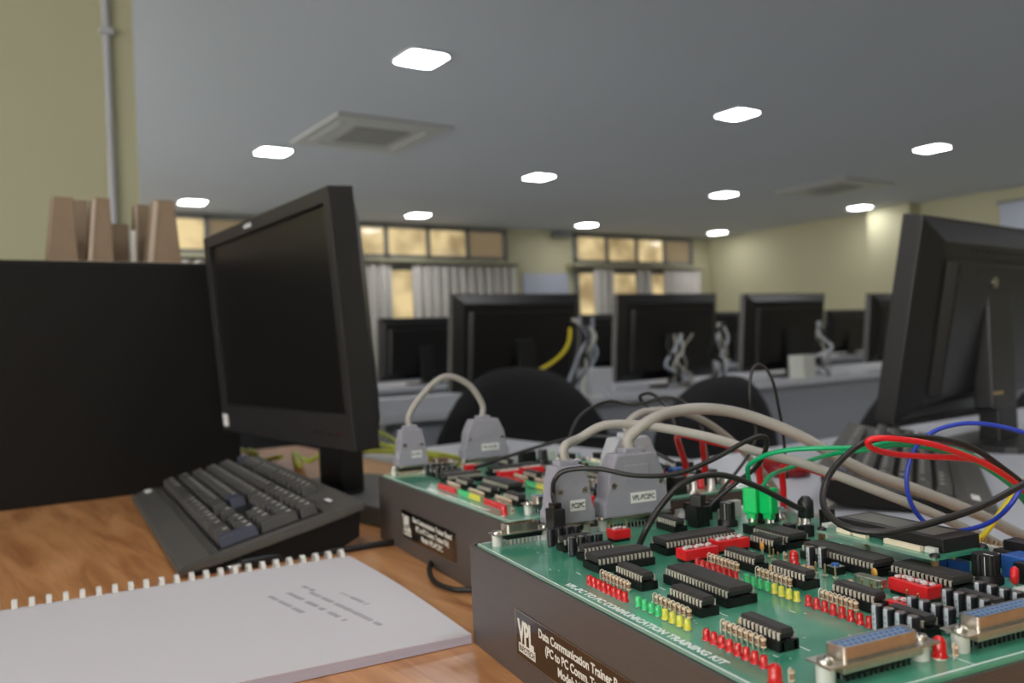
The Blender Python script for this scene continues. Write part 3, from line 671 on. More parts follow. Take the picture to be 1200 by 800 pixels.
lead('blue wire in a wide ring behind the red one at the right edge', [P(1260, 535, .52), P(1215, 512, .52), P(1170, 499, .52), P(1130, 496, .52), P(1095, 505, .52), P(1073, 525, .52), P(1063, 555, .52), P(1066, 585, .52), P(1082, 610, .52), P(1110, 622, .51), P(1140, 619, .50), P(1165, 609, .49), P(1185, 590, .48), P(1205, 560, .48), P(1240, 530, .49)], .0014, m_wblue)
lead('short yellow wire rising at the right edge behind the near board', [P(1140, 640, .55), P(1160, 618, .55), P(1178, 592, .55), P(1198, 568, .55), *tail(P(1230, 540, .55), 8)], .0018, m_wyel)
for i, (a, bb, lb) in enumerate((((803, 547), (794, 512), 'left of the two red wires standing behind the wide hood'), ((826, 548), (824, 516), 'right of the two red wires standing behind the wide hood'))):
    lead(lb, [P(a[0], a[1] + 8, .66), P(a[0], a[1] - 4, .655), P((a[0] + bb[0]) / 2, (a[1] + bb[1]) / 2, .64), P(bb[0], bb[1], .62), P(bb[0] + 8, bb[1] - 3 + 2 * i, .605), P(bb[0] + 36, bb[1] + 4 + 4 * i, .60), P(890 + 8 * i, 530 + 2 * i, .60), P(950 + 8 * i, 546 + 2 * i, .59)], .0024, m_wred)
for i, a in enumerate(((891, 570), (918, 576))):
    lead(('left' if i == 0 else 'right') + ' one of the two short red wires standing behind the green plugs', [P(a[0], a[1] + 20, .63), P(a[0], a[1] - 2, .63), P(a[0] - 1, a[1] - 22, .625), P(a[0] + 2, a[1] - 32 + 2 * i, .615), P(a[0] + 22, a[1] - 31 + 2 * i, .61), P(a[0] + 60, a[1] - 20 + 3 * i, .60)], .0024, m_wred)
lead('dark wire lying over the farther trainer kit', [K(kit2, 110, 60, PT + 12), K(kit2, 100, 90, PT + 16), K(kit2, 110, 130, PT + 26), K(kit2, 130, 170, PT + 34), K(kit2, 160, 200, PT + 30), K(kit2, 200, 225, PT + 10)], .0017, m_wblack)
lead('thin dark wire arching behind the near kit\'s hoods', [K(kit2, 240, 80, PT + 14), P(665, 520, .72), P(680, 487, .74), P(712, 470, .76), P(745, 474, .76), P(780, 465, .76), P(806, 475, .74), P(822, 500, .72), P(830, 540, .70)], .0014, m_wblack)
lead('dark wire crossing just above the grey hood behind the near kit', [P(770, 484, .79), P(756, 474, .80), P(750, 465, .80), P(757, 461, .79), P(765, 462, .78), P(775, 470, .77), P(788, 490, .76), P(795, 520, .74)], .0016, m_wblack)

# ------------------------------------------------------------------ notebook
def notebook():
    t = thing('spiral_notebook', 'white comb-bound manual lying flat on the wooden desk, faint grey title print', 'notebook', (.316, .736, DZ), R(-96.5))
    # local x: along top edge towards -y (width), local y = -> ; spine at local x = 0
    Wd, Ht = .262, .40
    def sheet(name, z0, z1, m, x0=.0, curl=True):
        b = MB(); nx, ny = 26, 20; vs = []
        for zz in (z0, z1):
            for j in range(ny + 1):
                for i in range(nx + 1):
                    u = i / nx; w = j / ny
                    lift = .0
                    if curl: lift = .0028 * math.sin(PI * u) * (1 - w) ** 2 + .0015 * math.sin(PI * w) * u
                    inset = -.006 * math.sin(PI * u) * 0
                    vs.append((x0 + (Wd - x0) * u, -Ht * w + inset, zz + lift * (1 if zz > .001 else 0)))
        n = (nx + 1) * (ny + 1); fs = []
        for k in (0, 1):
            for j in range(ny):
                for i in range(nx):
                    a = k * n + j * (nx + 1) + i; f = (a, a + 1, a + nx + 2, a + nx + 1); fs.append(f if k else tuple(reversed(f)))
        for j in range(ny):
            for i in (0, nx): a = j * (nx + 1) + i; fs.append((a, a + nx + 1, n + a + nx + 1, n + a))
        for i in range(nx):
            for j in (0, ny): a = j * (nx + 1) + i; fs.append((a, a + 1, n + a + 1, n + a))
        b.geom(vs, fs, m, False); return b.build(name, t)
    sheet('page_block', .0005, .0058, m_pages); sheet('cover', .0059, .0063, m_paper)
    b = MB(); n = 34
    for k in range(n):
        y = -.007 - k * .0117
        pts = [(.006, y, .0068), (.0045, y, .0105), (0, y, .0125), (-.0050, y, .0105), (-.0065, y, .0055), (-.005, y, .0022), (-.001, y, .0012)]
        r = b; sp = spline(pts, 3)
        for i in range(len(sp) - 1):
            a, c = sp[i], sp[i + 1]; d = (c - a).normalized(); nn = Vector((d.z, 0, -d.x)) * .0004; h = Vector((0, .0019, 0))
            b.geom([a - h - nn, a + h - nn, a + h + nn, a - h + nn, c - h - nn, c + h - nn, c + h + nn, c - h + nn], [(0, 1, 2, 3), (7, 6, 5, 4), (0, 4, 5, 1), (1, 5, 6, 2), (2, 6, 7, 3), (3, 7, 4, 0)], m_comb)
    o = b.build('binding_comb', t); o['label'] = 'white plastic binding comb'
    for y, x0, x1 in ((-.040, .125, .165), (-.056, .108, .215), (-.069, .098, .19), (-.083, .098, .155), (-.052, .085, .105)):
        b = MB(); x = x0
        while x < x1:
            L = random.uniform(.0015, .003)
            yy = y + (x - .15) * .18
            lift = .0028 * math.sin(PI * x / Wd) * (1 + yy / Ht) ** 2 + .0015 * math.sin(-PI * yy / Ht) * x / Wd
            if random.random() > .12: b.box((x + L / 2, yy, .0064 + lift), (L * .75, .0035 + random.uniform(0, .001), .0003), m_greytxt)
            x += L + .0006
        b.build('title_line', t)
    return t
notebook()

# ------------------------------------------------------------------ keyboard
def make_keyboard():
    """local x: user's right, y: away from user, z up; origin at front left corner"""
    t = thing('keyboard', '', 'keyboard')
    W, Dp = .49, .172
    rise = .034
    b = MB()
    # side profile (y,z), palm strip then key bed
    prof = [(0, .004), (.002, .0095), (.030, .0175), (.034, .0155), (.150, .0155 + rise * .78), (Dp, .014 + rise), (Dp, .006 + rise), (.150, .0075 + rise * .78), (.034, .0075), (.006, .0035)]
    n = len(prof)
    vs = [(x, y, z) for x in (0, W) for y, z in prof]
    fs = [tuple(reversed(range(n))), tuple(range(n, 2 * n))] + [(k, (k + 1) % n, n + (k + 1) % n, n + k) for k in range(n)]
    b.geom(vs, fs, m_kbd); bmesh.ops.recalc_face_normals(b.bm, faces=list(b.bm.faces)); bmesh.ops.bevel(b.bm, geom=list(b.bm.edges), offset=.0015, segments=2, affect='EDGES', clamp_overlap=True)
    b.build('body', t)
    b = MB(); pr = [(.010, .0005), (.05, .0005), (.150, .006), (Dp - .006, .014), (Dp - .004, .007 + rise), (.150, .0085 + rise * .78), (.034, .009), (.010, .006)]; n = len(pr)
    vs = [(x, y, z) for x in (.004, W - .004) for y, z in pr]
    b.geom(vs, [tuple(reversed(range(n))), tuple(range(n, 2 * n))] + [(k, (k + 1) % n, n + (k + 1) % n, n + k) for k in range(n)], m_div); b.build('underside', t)
    for x in (.05, W - .05):
        b = MB(); b.box((x, .140, .013), (.03, .020, .026), m_black, bev=.001); b.build('folding_foot', t)
    ang = math.atan2(rise * .78, .116)
    b = MB(); b.box(((.010 + W - .018) / 2, .087, .0158 + .053 * math.tan(ang)), (W - .028, .098, .0014), m_sock)
    for v in b.bm.verts: v.co.z += (v.co.y - .087) * math.tan(ang)
    b.build('key_bed', t)
    def key(x0, x1, y0, y1, name='key', m=m_key, legend=True):
        wk, dk = x1 - x0 - .0018, y1 - y0 - .0018; cx, cy = (x0 + x1) / 2, (y0 + y1) / 2
        kk = (round(wk, 4), round(dk, 4), m.name)
        if kk not in _cache:
            q = MB(); h = .0105
            q.prism([(-wk / 2, -dk / 2), (wk / 2, -dk / 2), (wk / 2, dk / 2), (-wk / 2, dk / 2)], 0, h, m, bev=.0008, top=[(-wk / 2 + .0022, -dk / 2 + .0022), (wk / 2 - .0022, -dk / 2 + .0022), (wk / 2 - .0022, dk / 2 - .0012), (-wk / 2 + .0022, dk / 2 - .0012)])
            if legend: q.box((-wk / 2 + .0056, dk / 2 - .0052, h + .00003), (.0040, .0042, .00008), m_legend)
            _cache[kk] = q.mesh(name)
        z = .0150 + (cy - .034) * math.tan(ang)
        o = place(_cache[kk], name, t, (cx, cy, z), (ang, 0, 0)); return o
    uy = .0187; u = .0203; y0 = .040; x0 = .012
    # rows from front to back
    def rowk(y, spec, start=x0):
        x = start
        for w in spec:
            if isinstance(w, tuple):
                nm, ww = w
                if nm: key(x, x + ww * u, y, y + uy * .98, nm, m_keyblue if nm in ('enter_key', 'escape_key') else m_key)
                x += ww * u
            else: key(x, x + w * u, y, y + uy * .98); x += w * u
    G1 = x0 + 15.25 * u; G2 = x0 + 18.55 * u
    rowk(y0, [1.25, 1.25, 1.25, ('space_bar', 6.25), 1.25, 1.25, 1.25, 1.25]); rowk(y0, [1, 1, 1], G1)
    rowk(y0 + uy, [('shift_key', 2.25)] + [1] * 10 + [('shift_key', 2.75)]); rowk(y0 + uy, [(None, 1), 1], G1)
    rowk(y0 + 2 * uy, [1.75] + [1] * 11 + [('enter_key', 2.25)])
    rowk(y0 + 3 * uy, [1.5] + [1] * 12 + [1.5]); rowk(y0 + 3 * uy, [1, 1, 1], G1)
    rowk(y0 + 4 * uy, [1] * 13 + [2]); rowk(y0 + 4 * uy, [1, 1, 1], G1)
    rowk(y0 + 5.3 * uy, [('escape_key', 1), (None, 1)] + [1] * 4 + [(None, .5)] + [1] * 4 + [(None, .5)] + [1] * 4); rowk(y0 + 5.3 * uy, [1, 1, 1], G1)
    rowk(y0, [2, 1], G2)
    for r_ in (1, 2, 3): rowk(y0 + r_ * uy, [1, 1, 1], G2)
    rowk(y0 + 4 * uy, [1, 1, 1, 1], G2)
    key(G2 + 3 * u, G2 + 4 * u, y0, y0 + 2 * uy, 'enter_key', m_keyblue); key(G2 + 3 * u, G2 + 4 * u, y0 + 2 * uy, y0 + 4 * uy, 'plus_key')
    b = MB(); b.box((W - .05, Dp - .022, .016 + rise * .84), (.018, .004, .0004), m_label, bev=0)
    for v in b.bm.verts: v.co.z += (v.co.y - (Dp - .022)) * .2
    b.build('maker_badge', t)
    b = MB(); b.box((.020, .020, .0153), (.028, .008, .0006), m_label)
    for v in b.bm.verts: v.co.z += (v.co.y - .018) * .2
    b.build('white_sticker', t)
    return t
kb = make_keyboard()
# front right corner of the keyboard is nearest the viewer: local (W,0); x axis points to -y world
def kplace(o, corner, ang, W=.49):
    o.rotation_euler = (0, 0, ang); d = Vector((math.cos(ang), math.sin(ang), 0)); o.location = Vector(corner) - d * W
KA = R(-96.3)
kplace(kb, (.1775, .785, DZ), KA)
kb['label'] = 'dark grey full-size keyboard lying on the orange wooden desk'; kb['group'] = 'keyboards'

# ------------------------------------------------------------------ monitors
def make_monitor(W, H, tilt, z0, kind='x'):
    """faces local -y ; origin on the desk under the panel bottom centre"""
    t = thing('monitor', '', 'monitor')
    Tm = Matrix.Translation((0, 0, z0)) @ Matrix.Rotation(-tilt, 4, 'X')   # lean back (top towards +y) for positive tilt
    def add(b, name, par=t, tf=True):
        if tf:
            for v in b.bm.verts: v.co = Tm @ v.co
        return b.build(name, par)
    fr = .017; bt = .040
    b = MB(); th = .030
    # frame ring
    def ring(x0, x1, z0_, z1): b.box(((x0 + x1) / 2, th / 2, (z0_ + z1) / 2), (x1 - x0, th, z1 - z0_), m_bezel, bev=.0015)
    ring(-W / 2, W / 2, H - fr, H); ring(-W / 2, W / 2, 0, bt); ring(-W / 2, -W / 2 + fr, bt - .002, H - fr + .002); ring(W / 2 - fr, W / 2, bt - .002, H - fr + .002)
    add(b, 'bezel')
    b = MB(); b.box((0, .012, (H + bt - fr) / 2), (W - 2 * fr + .004, .012, H - bt - fr + .004), m_screen); add(b, 'screen')
    b = MB()   # back shell stepping in
    a = [(-W / 2 + .002, .002), (W / 2 - .002, .002), (W / 2 - .002, H - .002), (-W / 2 + .002, H - .002)]
    c = [(-W / 2 + .035, .03), (W / 2 - .035, .03), (W / 2 - .035, H - .035), (-W / 2 + .035, H - .035)]
    Tb = Matrix(((1, 0, 0, 0), (0, 0, 1, 0), (0, 1, 0, 0), (0, 0, 0, 1)))
    b.prism(a, th * .95, .052, m_shell, Tb, bev=.002, top=c)
    c2 = [(-W / 2 + .05, .04), (W / 2 - .05, .04), (W / 2 - .05, H - .06), (-W / 2 + .05, H - .06)]
    b.prism(c2, .050, .066, m_shell, Tb, bev=.003, top=[(x * .94, z * .97 + .004) for x, z in c2])
    add(b, 'back_shell')
    b = MB()
    for k in range(12): b.box((-.11 + k * .02, .0525, H - .045), (.012, .004, .003), m_black)
    add(b, 'vent_slots')
    b = MB()
    for k in range(5): b.box((W / 2 - .05 - k * .014, -.0004, .018), (.008, .0012, .003), m_black)
    b.box((W / 2 - .035, -.0006, .018), (.003, .001, .003), m_redshiny)
    add(b, 'control_buttons')
    b = MB(); b.box((-W / 2 + .016, -.0005, .017), (.020, .0006, .018), m_label); add(b, 'white_sticker')
    b = MB(); b.box((-.03, -.0005, H - .008), (.028, .0006, .005), m_capgrey); add(b, 'maker_badge')
    # stand neck and base
    zc = z0 + H * .5
    b = MB(); b.box((0, .085, zc / 2 + .005), (.075, .032, zc), m_black, bev=.004); b.box((0, .066, zc), (.10, .04, .10), m_black, bev=.004); b.build('stand_neck', t)
    b = MB(); out = []
    for k in range(28):
        an = 2 * PI * k / 28; ex = .5
        out.append((.125 * math.copysign(abs(math.cos(an)) ** ex, math.cos(an)), .098 + .085 * math.copysign(abs(math.sin(an)) ** ex, math.sin(an))))
    b.prism(out, .0, .010, m_black, bev=.001, top=[(x * .96, .098 + (y - .098) * .96) for x, y in out]); b.build('stand_base', t)
    return t
lm = make_monitor(.45, .29, R(-3.9), .833 - DZ); lm.location = (.379, 1.091, DZ); lm.rotation_euler = (0, 0, R(1.5) - PI / 2)
lm['label'] = 'black monitor with a dark screen and white sticker, standing behind the keyboard'; lm['group'] = 'black monitors'
# a monitor with a height-adjusting back, seen from behind, at the right
rm = make_monitor(.484, .31, R(10.9), .806 - DZ); rm.location = (1.425, .785, DZ); rm.rotation_euler = (0, 0, R(95.5) + PI / 2)
rm['label'] = 'large black monitor seen from behind at the right edge of the picture'; rm['group'] = 'black monitors'
b = MB(); b.box((.02, .088, .17), (.085, .03, .22), m_bezel, bev=.004); b.cyl((.045, .100, .258), (.045, .108, .258), .009, m_metal, 16); b.box((.045, .104, .085), (.03, .003, .004), m_brass)
b.build('back_bracket', rm)

# ------------------------------------------------------------------ black cabinet with cardboard
b = MB()
CX0, CX1, CY0, CY1, CH = -.55, .405, 1.34, 1.70, .335
b.box(((CX0 + CX1) / 2, (CY0 + CY1) / 2, DZ + CH / 2), (CX1 - CX0, CY1 - CY0, CH), m_div, bev=.002)
b.box(((CX0 + CX1) / 2, (CY0 + CY1) / 2, DZ + CH + .0015), (CX1 - CX0 - .004, CY1 - CY0 - .004, .003), m_div)
cab = b.build('cabinet')
tag(cab, 'low black cabinet on the desk behind the keyboard, brown cardboard pieces on top', 'cabinet')
ct = DZ + CH + .003
def card(x0, x1, t0, t1, top, y, name='cardboard_insert', label='', edge=True, dp=.05):
    """tapered folded cardboard piece; x from bottom pixel span, top pixel span, on plane y"""
    A = on(x0, 303, 1, y).x; B = on(x1, 303, 1, y).x; a = on(t0, top, 1, y).x; c = on(t1, top, 1, y).x; zt = on((t0 + t1) / 2, top, 1, y).z
    b = MB()
    z0 = ct + .0045
    b.prism([(A, y), (B, y), (B, y + dp), (A, y + dp)], z0, zt, m_card, bev=.0015, top=[(a, y + dp * .2), (c, y + dp * .2), (c, y + dp * .8), (a, y + dp * .8)])
    if edge:  # pale strip paints the lit left side into the colour
        w = (B - A) * .13
        b.prism([(A - .0008, y - .0012), (A + w, y - .0012), (A + w, y + .002), (A - .0008, y + .002)], z0, zt - .002, m_cardpale_lit, top=[(a - .0008, y + dp * .2 - .0012), (a + w, y + dp * .2 - .0012), (a + w, y + dp * .2 + .002), (a - .0008, y + dp * .2 + .002)])
    o = b.build(name); tag(o, label, 'cardboard', 'brown cardboard pieces on the cabinet'); return o
b = MB(); b.box(((on(50, 303, 1, 1.45).x + on(222, 303, 1, 1.45).x) / 2, 1.47, ct + .002), (on(222, 303, 1, 1.45).x - on(50, 303, 1, 1.45).x, .20, .004), m_cardpale_lit)
tag(b.build('cardboard_sheet'), 'flat pale cardboard sheet under the upright brown pieces on the cabinet', 'cardboard')
card(56, 92, 63, 87, 229, 1.40, label='tall tapered cardboard piece, leftmost on the black cabinet', edge=False)
card(88, 105, 84, 104, 233, 1.48, label='shaded cardboard piece right behind the leftmost tall one', edge=False)
card(104, 134, 110, 130, 230, 1.40, label='narrow tapered cardboard piece, second tall one from the left')
card(132, 152, 132, 152, 261, 1.48, label='short cardboard piece between the narrow and the rightmost tall ones', edge=False)
card(160, 178, 160, 176, 238, 1.48, label='cardboard piece half hidden behind the rightmost tall one')
card(174, 213, 182, 206, 233, 1.40, label='widest tapered cardboard piece, rightmost on the black cabinet')
b = MB(); b.box((on(156, 290, 1, 1.44).x, 1.445, ct + .0045 + .028), (.008, .02, .056), m_label, bev=.001); tag(b.build('paper_roll'), 'thin white upright strip among the cardboard pieces', 'paper')

# ------------------------------------------------------------------ desks
def desk(name, x0, x1, y0, y1, m, label, panels=(), legs=True, group=None, z=DZ):
    t = thing(name, label, 'desk', ((x0 + x1) / 2, (y0 + y1) / 2, 0), 0, group); w, d = x1 - x0, y1 - y0
    b = MB(); b.box((0, 0, z - .0125), (w, d, .025), m, bev=.002); b.build('desktop', t)
    for sx in (-1, 1):
        b = MB(); b.box((sx * (w / 2 - .04), 0, (z - .026) / 2), (.025, d - .08, z - .026), m_panel, bev=.001); b.build('side_panel', t)
    for yy in panels:
        b = MB(); b.box((0, yy - (y0 + y1) / 2, (z + .15) / 2 - .013), (w - .11, .018, z - .18), m_panel, bev=.001); b.build('modesty_panel', t)
    return t
desk('desk', -.95, .66, -.25, 1.78, m_wood, 'orange wooden desk carrying the keyboard, the notebook and the trainer kits', (1.74,))
desk('desk', .664, 3.3, .18, .96, m_desk, 'white desk behind the near trainer kit, under the right-hand monitor', (.3,), group='white computer desks')
desk('desk', .664, 1.0, .964, 1.50, m_desk, 'narrow white desk behind the left monitor, yellow-green cables on it', (), group='white computer desks')
desk('desk', 1.12, 7.3, 2.32, 3.08, m_desk, 'long white desk row just behind the chairs, several monitors on it', (2.36,), group='white computer desks')
desk('desk', .6, 7.3, 4.2, 4.9, m_desk, 'second long white desk row, seen between the nearer monitors', (4.3,), group='white computer desks')
desk('desk', 1.5, 9.5, 6.2, 6.9, m_desk, 'farthest long white desk row, hardly visible behind the others', (6.3,), group='white computer desks')

# monitors along the rows, backs to the viewer
row_y = 2.62
proto = make_monitor(.56, .355, R(6), .032)
pos = [on(596, 345, 1, row_y).x, on(771, 345, 1, row_y).x, on(908, 347, 1, row_y).x, on(1040, 348, 1, row_y).x]
names = ['broad back-turned monitor above the black chair, yellow cable hanging behind it', 'back-turned monitor in the middle of the nearer row, second from left', 'back-turned monitor in the nearer row, third from left', 'monitor half hidden behind the big right-hand monitor']
proto.location = (pos[0], row_y, DZ); proto.rotation_euler = (0, 0, PI); proto['label'] = names[0]; proto['group'] = 'black monitors'
for x, nm in zip(pos[1:], names[1:]): dup(proto, (x, row_y, DZ), PI + random.uniform(-.06, .06), nm, 'black monitors')
far = [(on(489, 375, 1, 4.45).x, 4.45, 'small monitor left of the broad one, just right of the left-hand monitor'),
       (on(712, 388, 1, 4.45).x, 4.45, 'distant monitor peeping out left of the middle one'),
       (on(850, 378, 1, 4.45).x, 4.45, 'distant monitor in the gap right of the middle one'),
       (on(985, 368, 1, 4.45).x, 4.45, 'distant monitor in the gap before the half hidden one'),
       (on(672, 392, 1, 6.4).x, 6.4, 'very distant monitor just right of the broad one')]
for x, y, nm in far: dup(proto, (x, y, DZ), PI, nm, 'black monitors')

# keyboards on the white desks
k2 = dup(kb, (0, 0, 0), 0, 'dark keyboard on the white desk beneath the right-hand monitor', 'keyboards')
p = on(955, 585, 2, DZ); k2.location = (.875, .43, DZ); k2.rotation_euler = (0, 0, R(30))

# ------------------------------------------------------------------ chairs
def make_chair(W=.47, top=.88):
    """faces local +y... back towards -y"""
    t = thing('office_chair', '', 'chair')
    b = MB(); nx, nz = 18, 14; hb = .46; z0 = top - hb; f = []; vs = []
    for sgn in (0, 1):
        for j in range(nz + 1):
            for i in range(nx + 1):
                u = i / nx * 2 - 1; w = j / nz
                prof = (1 - abs(u) ** 2.2 * .62 * max(0, (w - .35) / .65) ** 1.3)
                half = W / 2 * (1 - .10 * (1 - w)) 
                x = u * half * (1 - .35 * max(0, w - .55) ** 1.4 * 1.2)
                z = z0 + hb * w * (1 - .32 * abs(u) ** 2.6 * w)
                y = .05 * u * u + .03 * (w - .5) ** 2
                thick = .035 * (1 - abs(u) ** 6 * .7) * (1 - abs(w * 2 - 1) ** 8 * .7)
                vs.append((x, y + (thick if sgn else -thick), z))
    n = (nx + 1) * (nz + 1)
    for k in (0, 1):
        for j in range(nz):
            for i in range(nx): a = k * n + j * (nx + 1) + i; f.append((a, a + 1, a + nx + 2, a + nx + 1))
    for j in range(nz):
        for i in (0, nx): a = j * (nx + 1) + i; f.append((a, a + nx + 1, n + a + nx + 1, n + a))
    for i in range(nx):
        for j in (0, nz): a = j * (nx + 1) + i; f.append((a, a + 1, n + a + 1, n + a))
    b.geom(vs, f, m_fabric, True); b.build('backrest', t)
    b = MB(); b.box((0, .27, .45), (.46, .44, .07), m_fabric, bev=.03); b.build('seat', t)
    b = MB(); b.tube([(0, -.04, z0 + .12), (0, -.06, z0), (0, .0, .40), (0, .2, .40)], .02, m_black); b.build('back_bar', t)
    b = MB(); b.cyl((0, .27, .10), (0, .27, .42), .028, m_black); b.build('gas_lift', t)
    for k in range(5):
        a = 2 * PI * k / 5; e = Vector((.28 * math.cos(a), .27 + .28 * math.sin(a), .07)); b = MB(); b.tube([(0, .27, .10), tuple(e)], .02, m_black); l = b.build('leg', t)
        b = MB(); b.cyl(e + Vector((-.012, 0, -.04)), e + Vector((.012, 0, -.04)), .028, m_black); b.build('caster', l)
    for sx in (-1, 1):
        b = MB(); b.tube([(sx * .24, .2, .44), (sx * .27, .2, .6), (sx * .27, .2, .64), (sx * .27, .38, .64)], .014, m_black); b.build('armrest', t)
    return t
ch = make_chair(.50, .885)
def chair_at(o, px, dist, rz): pc = P(px, 480, dist); o.location = (pc.x, pc.y, 0); o.rotation_euler = (0, 0, rz)
ch['label'] = 'big black office chair with an arched back, in the middle behind the trainer kits'; ch['group'] = 'black office chairs'
c2 = dup(ch, (0, 0, 0), 0, 'black chair back seen between the grey cables, left of the white panel', 'black office chairs')
c3 = dup(ch, (0, 0, 0), 0, 'black chair back partly hidden behind the right-hand monitor', 'black office chairs')
c4 = dup(ch, (0, 0, 0), 0, 'black chair mostly hidden behind the left-hand monitor', 'black office chairs')
chair_at(ch, 607, 2.3, R(158)); chair_at(c2, 852, 2.6, R(-8)); chair_at(c3, 1115, 2.1, R(-60)); chair_at(c4, 362, 2.28, R(4))
for cc_ in c2.children:
    if cc_.name.startswith('backrest') or cc_.name.startswith('back_bar'): cc_.location.z = -.06
for cc_ in c3.children:
    if cc_.name.startswith('backrest') or cc_.name.startswith('back_bar'): cc_.location.z = -.04
# ------------------------------------------------------------------ room
def sbox(name, c, d, m): 
    b = MB(); b.box(c, d, m); return struct(b.build(name))
CE = 2.65
RX, BY = 11.25, 10.2
sbox('ceiling', (3.9, 3.6, CE + .05), (15.2, 13.6, .1), m_ceil)
sbox('floor', (3.9, 3.6, -.05), (15.2, 13.6, .1), m_floor)
sbox('wall_back', (3.9, BY + .1, CE / 2), (15.2, .2, CE), m_wall)
sbox('wall_right', (RX + .1, 3.6, CE / 2), (.2, 13.2, CE), m_wall)
sbox('wall_front_light_block', (3.9, -3.1, CE / 2), (15.2, .2, CE), m_wall)  # unseen wall added to keep light off surfaces facing the viewer
sbox('wall_side_light_block', (-3.6, 2.25, CE / 2), (.2, 2.1, CE), m_wall)  # unseen partial wall, added to cut side light on the left wall
sbox('trim_1', (RX - .13, 6.72, CE / 2), (.26, .62, CE), m_wall)
sbox('wall_left', (-1.26, 3.45, CE / 2), (3.86, .3, CE), m_wall)
b = MB(); x = on(127, 100, 1, 3.28).x
b.cyl((x, 3.285, .3), (x, 3.285, CE), .013, m_pipe, 12); pipe = b.build('conduit_pipe'); tag(pipe, 'white conduit pipe running up the yellow wall at upper left', 'pipe')
b = MB(); zc = on(127, 37, 1, 3.28).z; b.box((x, 3.283, zc), (.045, .035, .022), m_pipe, bev=.003); b.build('clamp', pipe)
# windows
def window(n, x0, x1, panes, curtains, gaps):
    t = thing('window_%d' % n, '', '', (0, BY, 0)); del t['label']; del t['category']; t['kind'] = 'structure'
    zt0, zt1 = 2.20, 2.60; w = (x1 - x0) / panes
    b = MB()
    for k in range(panes + 1): b.box((x0 + k * w, -.03, (zt0 + zt1) / 2), (.05, .06, zt1 - zt0 + .06), m_frame)
    for z in (zt0, zt1): b.box(((x0 + x1) / 2, -.03, z), (x1 - x0 + .05, .06, .05), m_frame)
    for k in range(5): b.box((x0 + k * (x1 - x0) / 4, -.03, 1.45), (.06, .06, 1.2), m_frame)
    for z in (.85, 2.05): b.box(((x0 + x1) / 2, -.03, z), (x1 - x0, .06, .06), m_frame)
    b.build('window_frame', t)
    for k in range(panes):
        b = MB(); b.box((x0 + (k + .5) * w, -.012, (zt0 + zt1) / 2), (w - .05, .01, zt1 - zt0 - .05), m_pane if k < panes - 1 else m_pane2); b.build('pane', t)
    b = MB(); b.box(((x0 + x1) / 2, -.012, 1.45), (x1 - x0 - .05, .01, 1.14), m_pane); b.build('pane', t)
    for (a, c) in curtains:
        b = MB(); nseg = int((c - a) / .02); vs = []
        for z in (.7, 2.08):
            for k in range(nseg + 1): vs.append((a + (c - a) * k / nseg, BY - .14 + .03 * math.sin(k * .9) + .008 * math.sin(k * 2.3), z))
        b.geom(vs, [(k, k + 1, nseg + 2 + k, nseg + 1 + k) for k in range(nseg)], m_curt, True)
        for k in range(nseg + 1): pass
        o = b.build('curtain'); sol = o.modifiers.new('thick', 'SOLIDIFY'); sol.thickness = .004
        o['category'] = 'curtain'; o['group'] = 'pale curtains on the back wall'; o['label'] = gaps.pop(0)
    b = MB(); b.cyl((x0 - .15, -.14, 2.11), (x1 + .15, -.14, 2.11), .015, m_frame, 10); b.box(((x0 + x1) / 2, -.1, 2.14), (x1 - x0 + .35, .2, .03), m_wall)
    b.build('curtain_rail', t)
    return t
m_pane2 = mat('dim_glossy_pane', (.16, .13, .09), .08, emit=(.5, .36, .2), es=.22)
window(1, .9, 3.4, 4, [(.8, 2.2), (2.4, 3.5)], ['pale curtain hidden behind the cabinet, far left of the back wall', 'pale curtain far left on the back wall, behind the left monitor'])
window(2, 4.45, 6.95, 4, [(4.3, 5.08), (5.38, 7.08)], ['narrow pale curtain left of the bright gap, above the small distant monitor', 'wide pale curtain above the small distant monitor'])
window(3, 8.26, 10.76, 4, [(8.5, 8.9), (9.4, 9.75), (10.0, 10.85)], ['narrow pale curtain between two bright gaps, left above the middle monitor', 'narrow pale curtain above the centre of the middle monitor', 'wide pale curtain nearest the right end of the back wall'])
b = MB(); b.box((7.68, BY - .012, 1.83), (.84, .02, .36), m_board); tag(b.build('notice_paper'), 'pale blue paper sheet on the back wall between the curtains', 'notice')
b = MB(); b.box((7.95, BY - .10, 2.585), (.30, .16, .07), m_frame, bev=.01); b.box((7.95, BY - .03, 2.62), (.08, .06, .05), m_frame); tag(b.build('security_camera'), 'small dark camera box high on the back wall under the ceiling', 'camera')
b = MB(); b.box((RX - .02, 4.55, 2.28), (.04, 1.6, .40), m_board); b.box((RX - .03, 4.55, 2.48), (.05, 1.64, .03), m_frame); tag(b.build('wall_board'), 'pale board on the right wall, behind the top of the right-hand monitor', 'board')

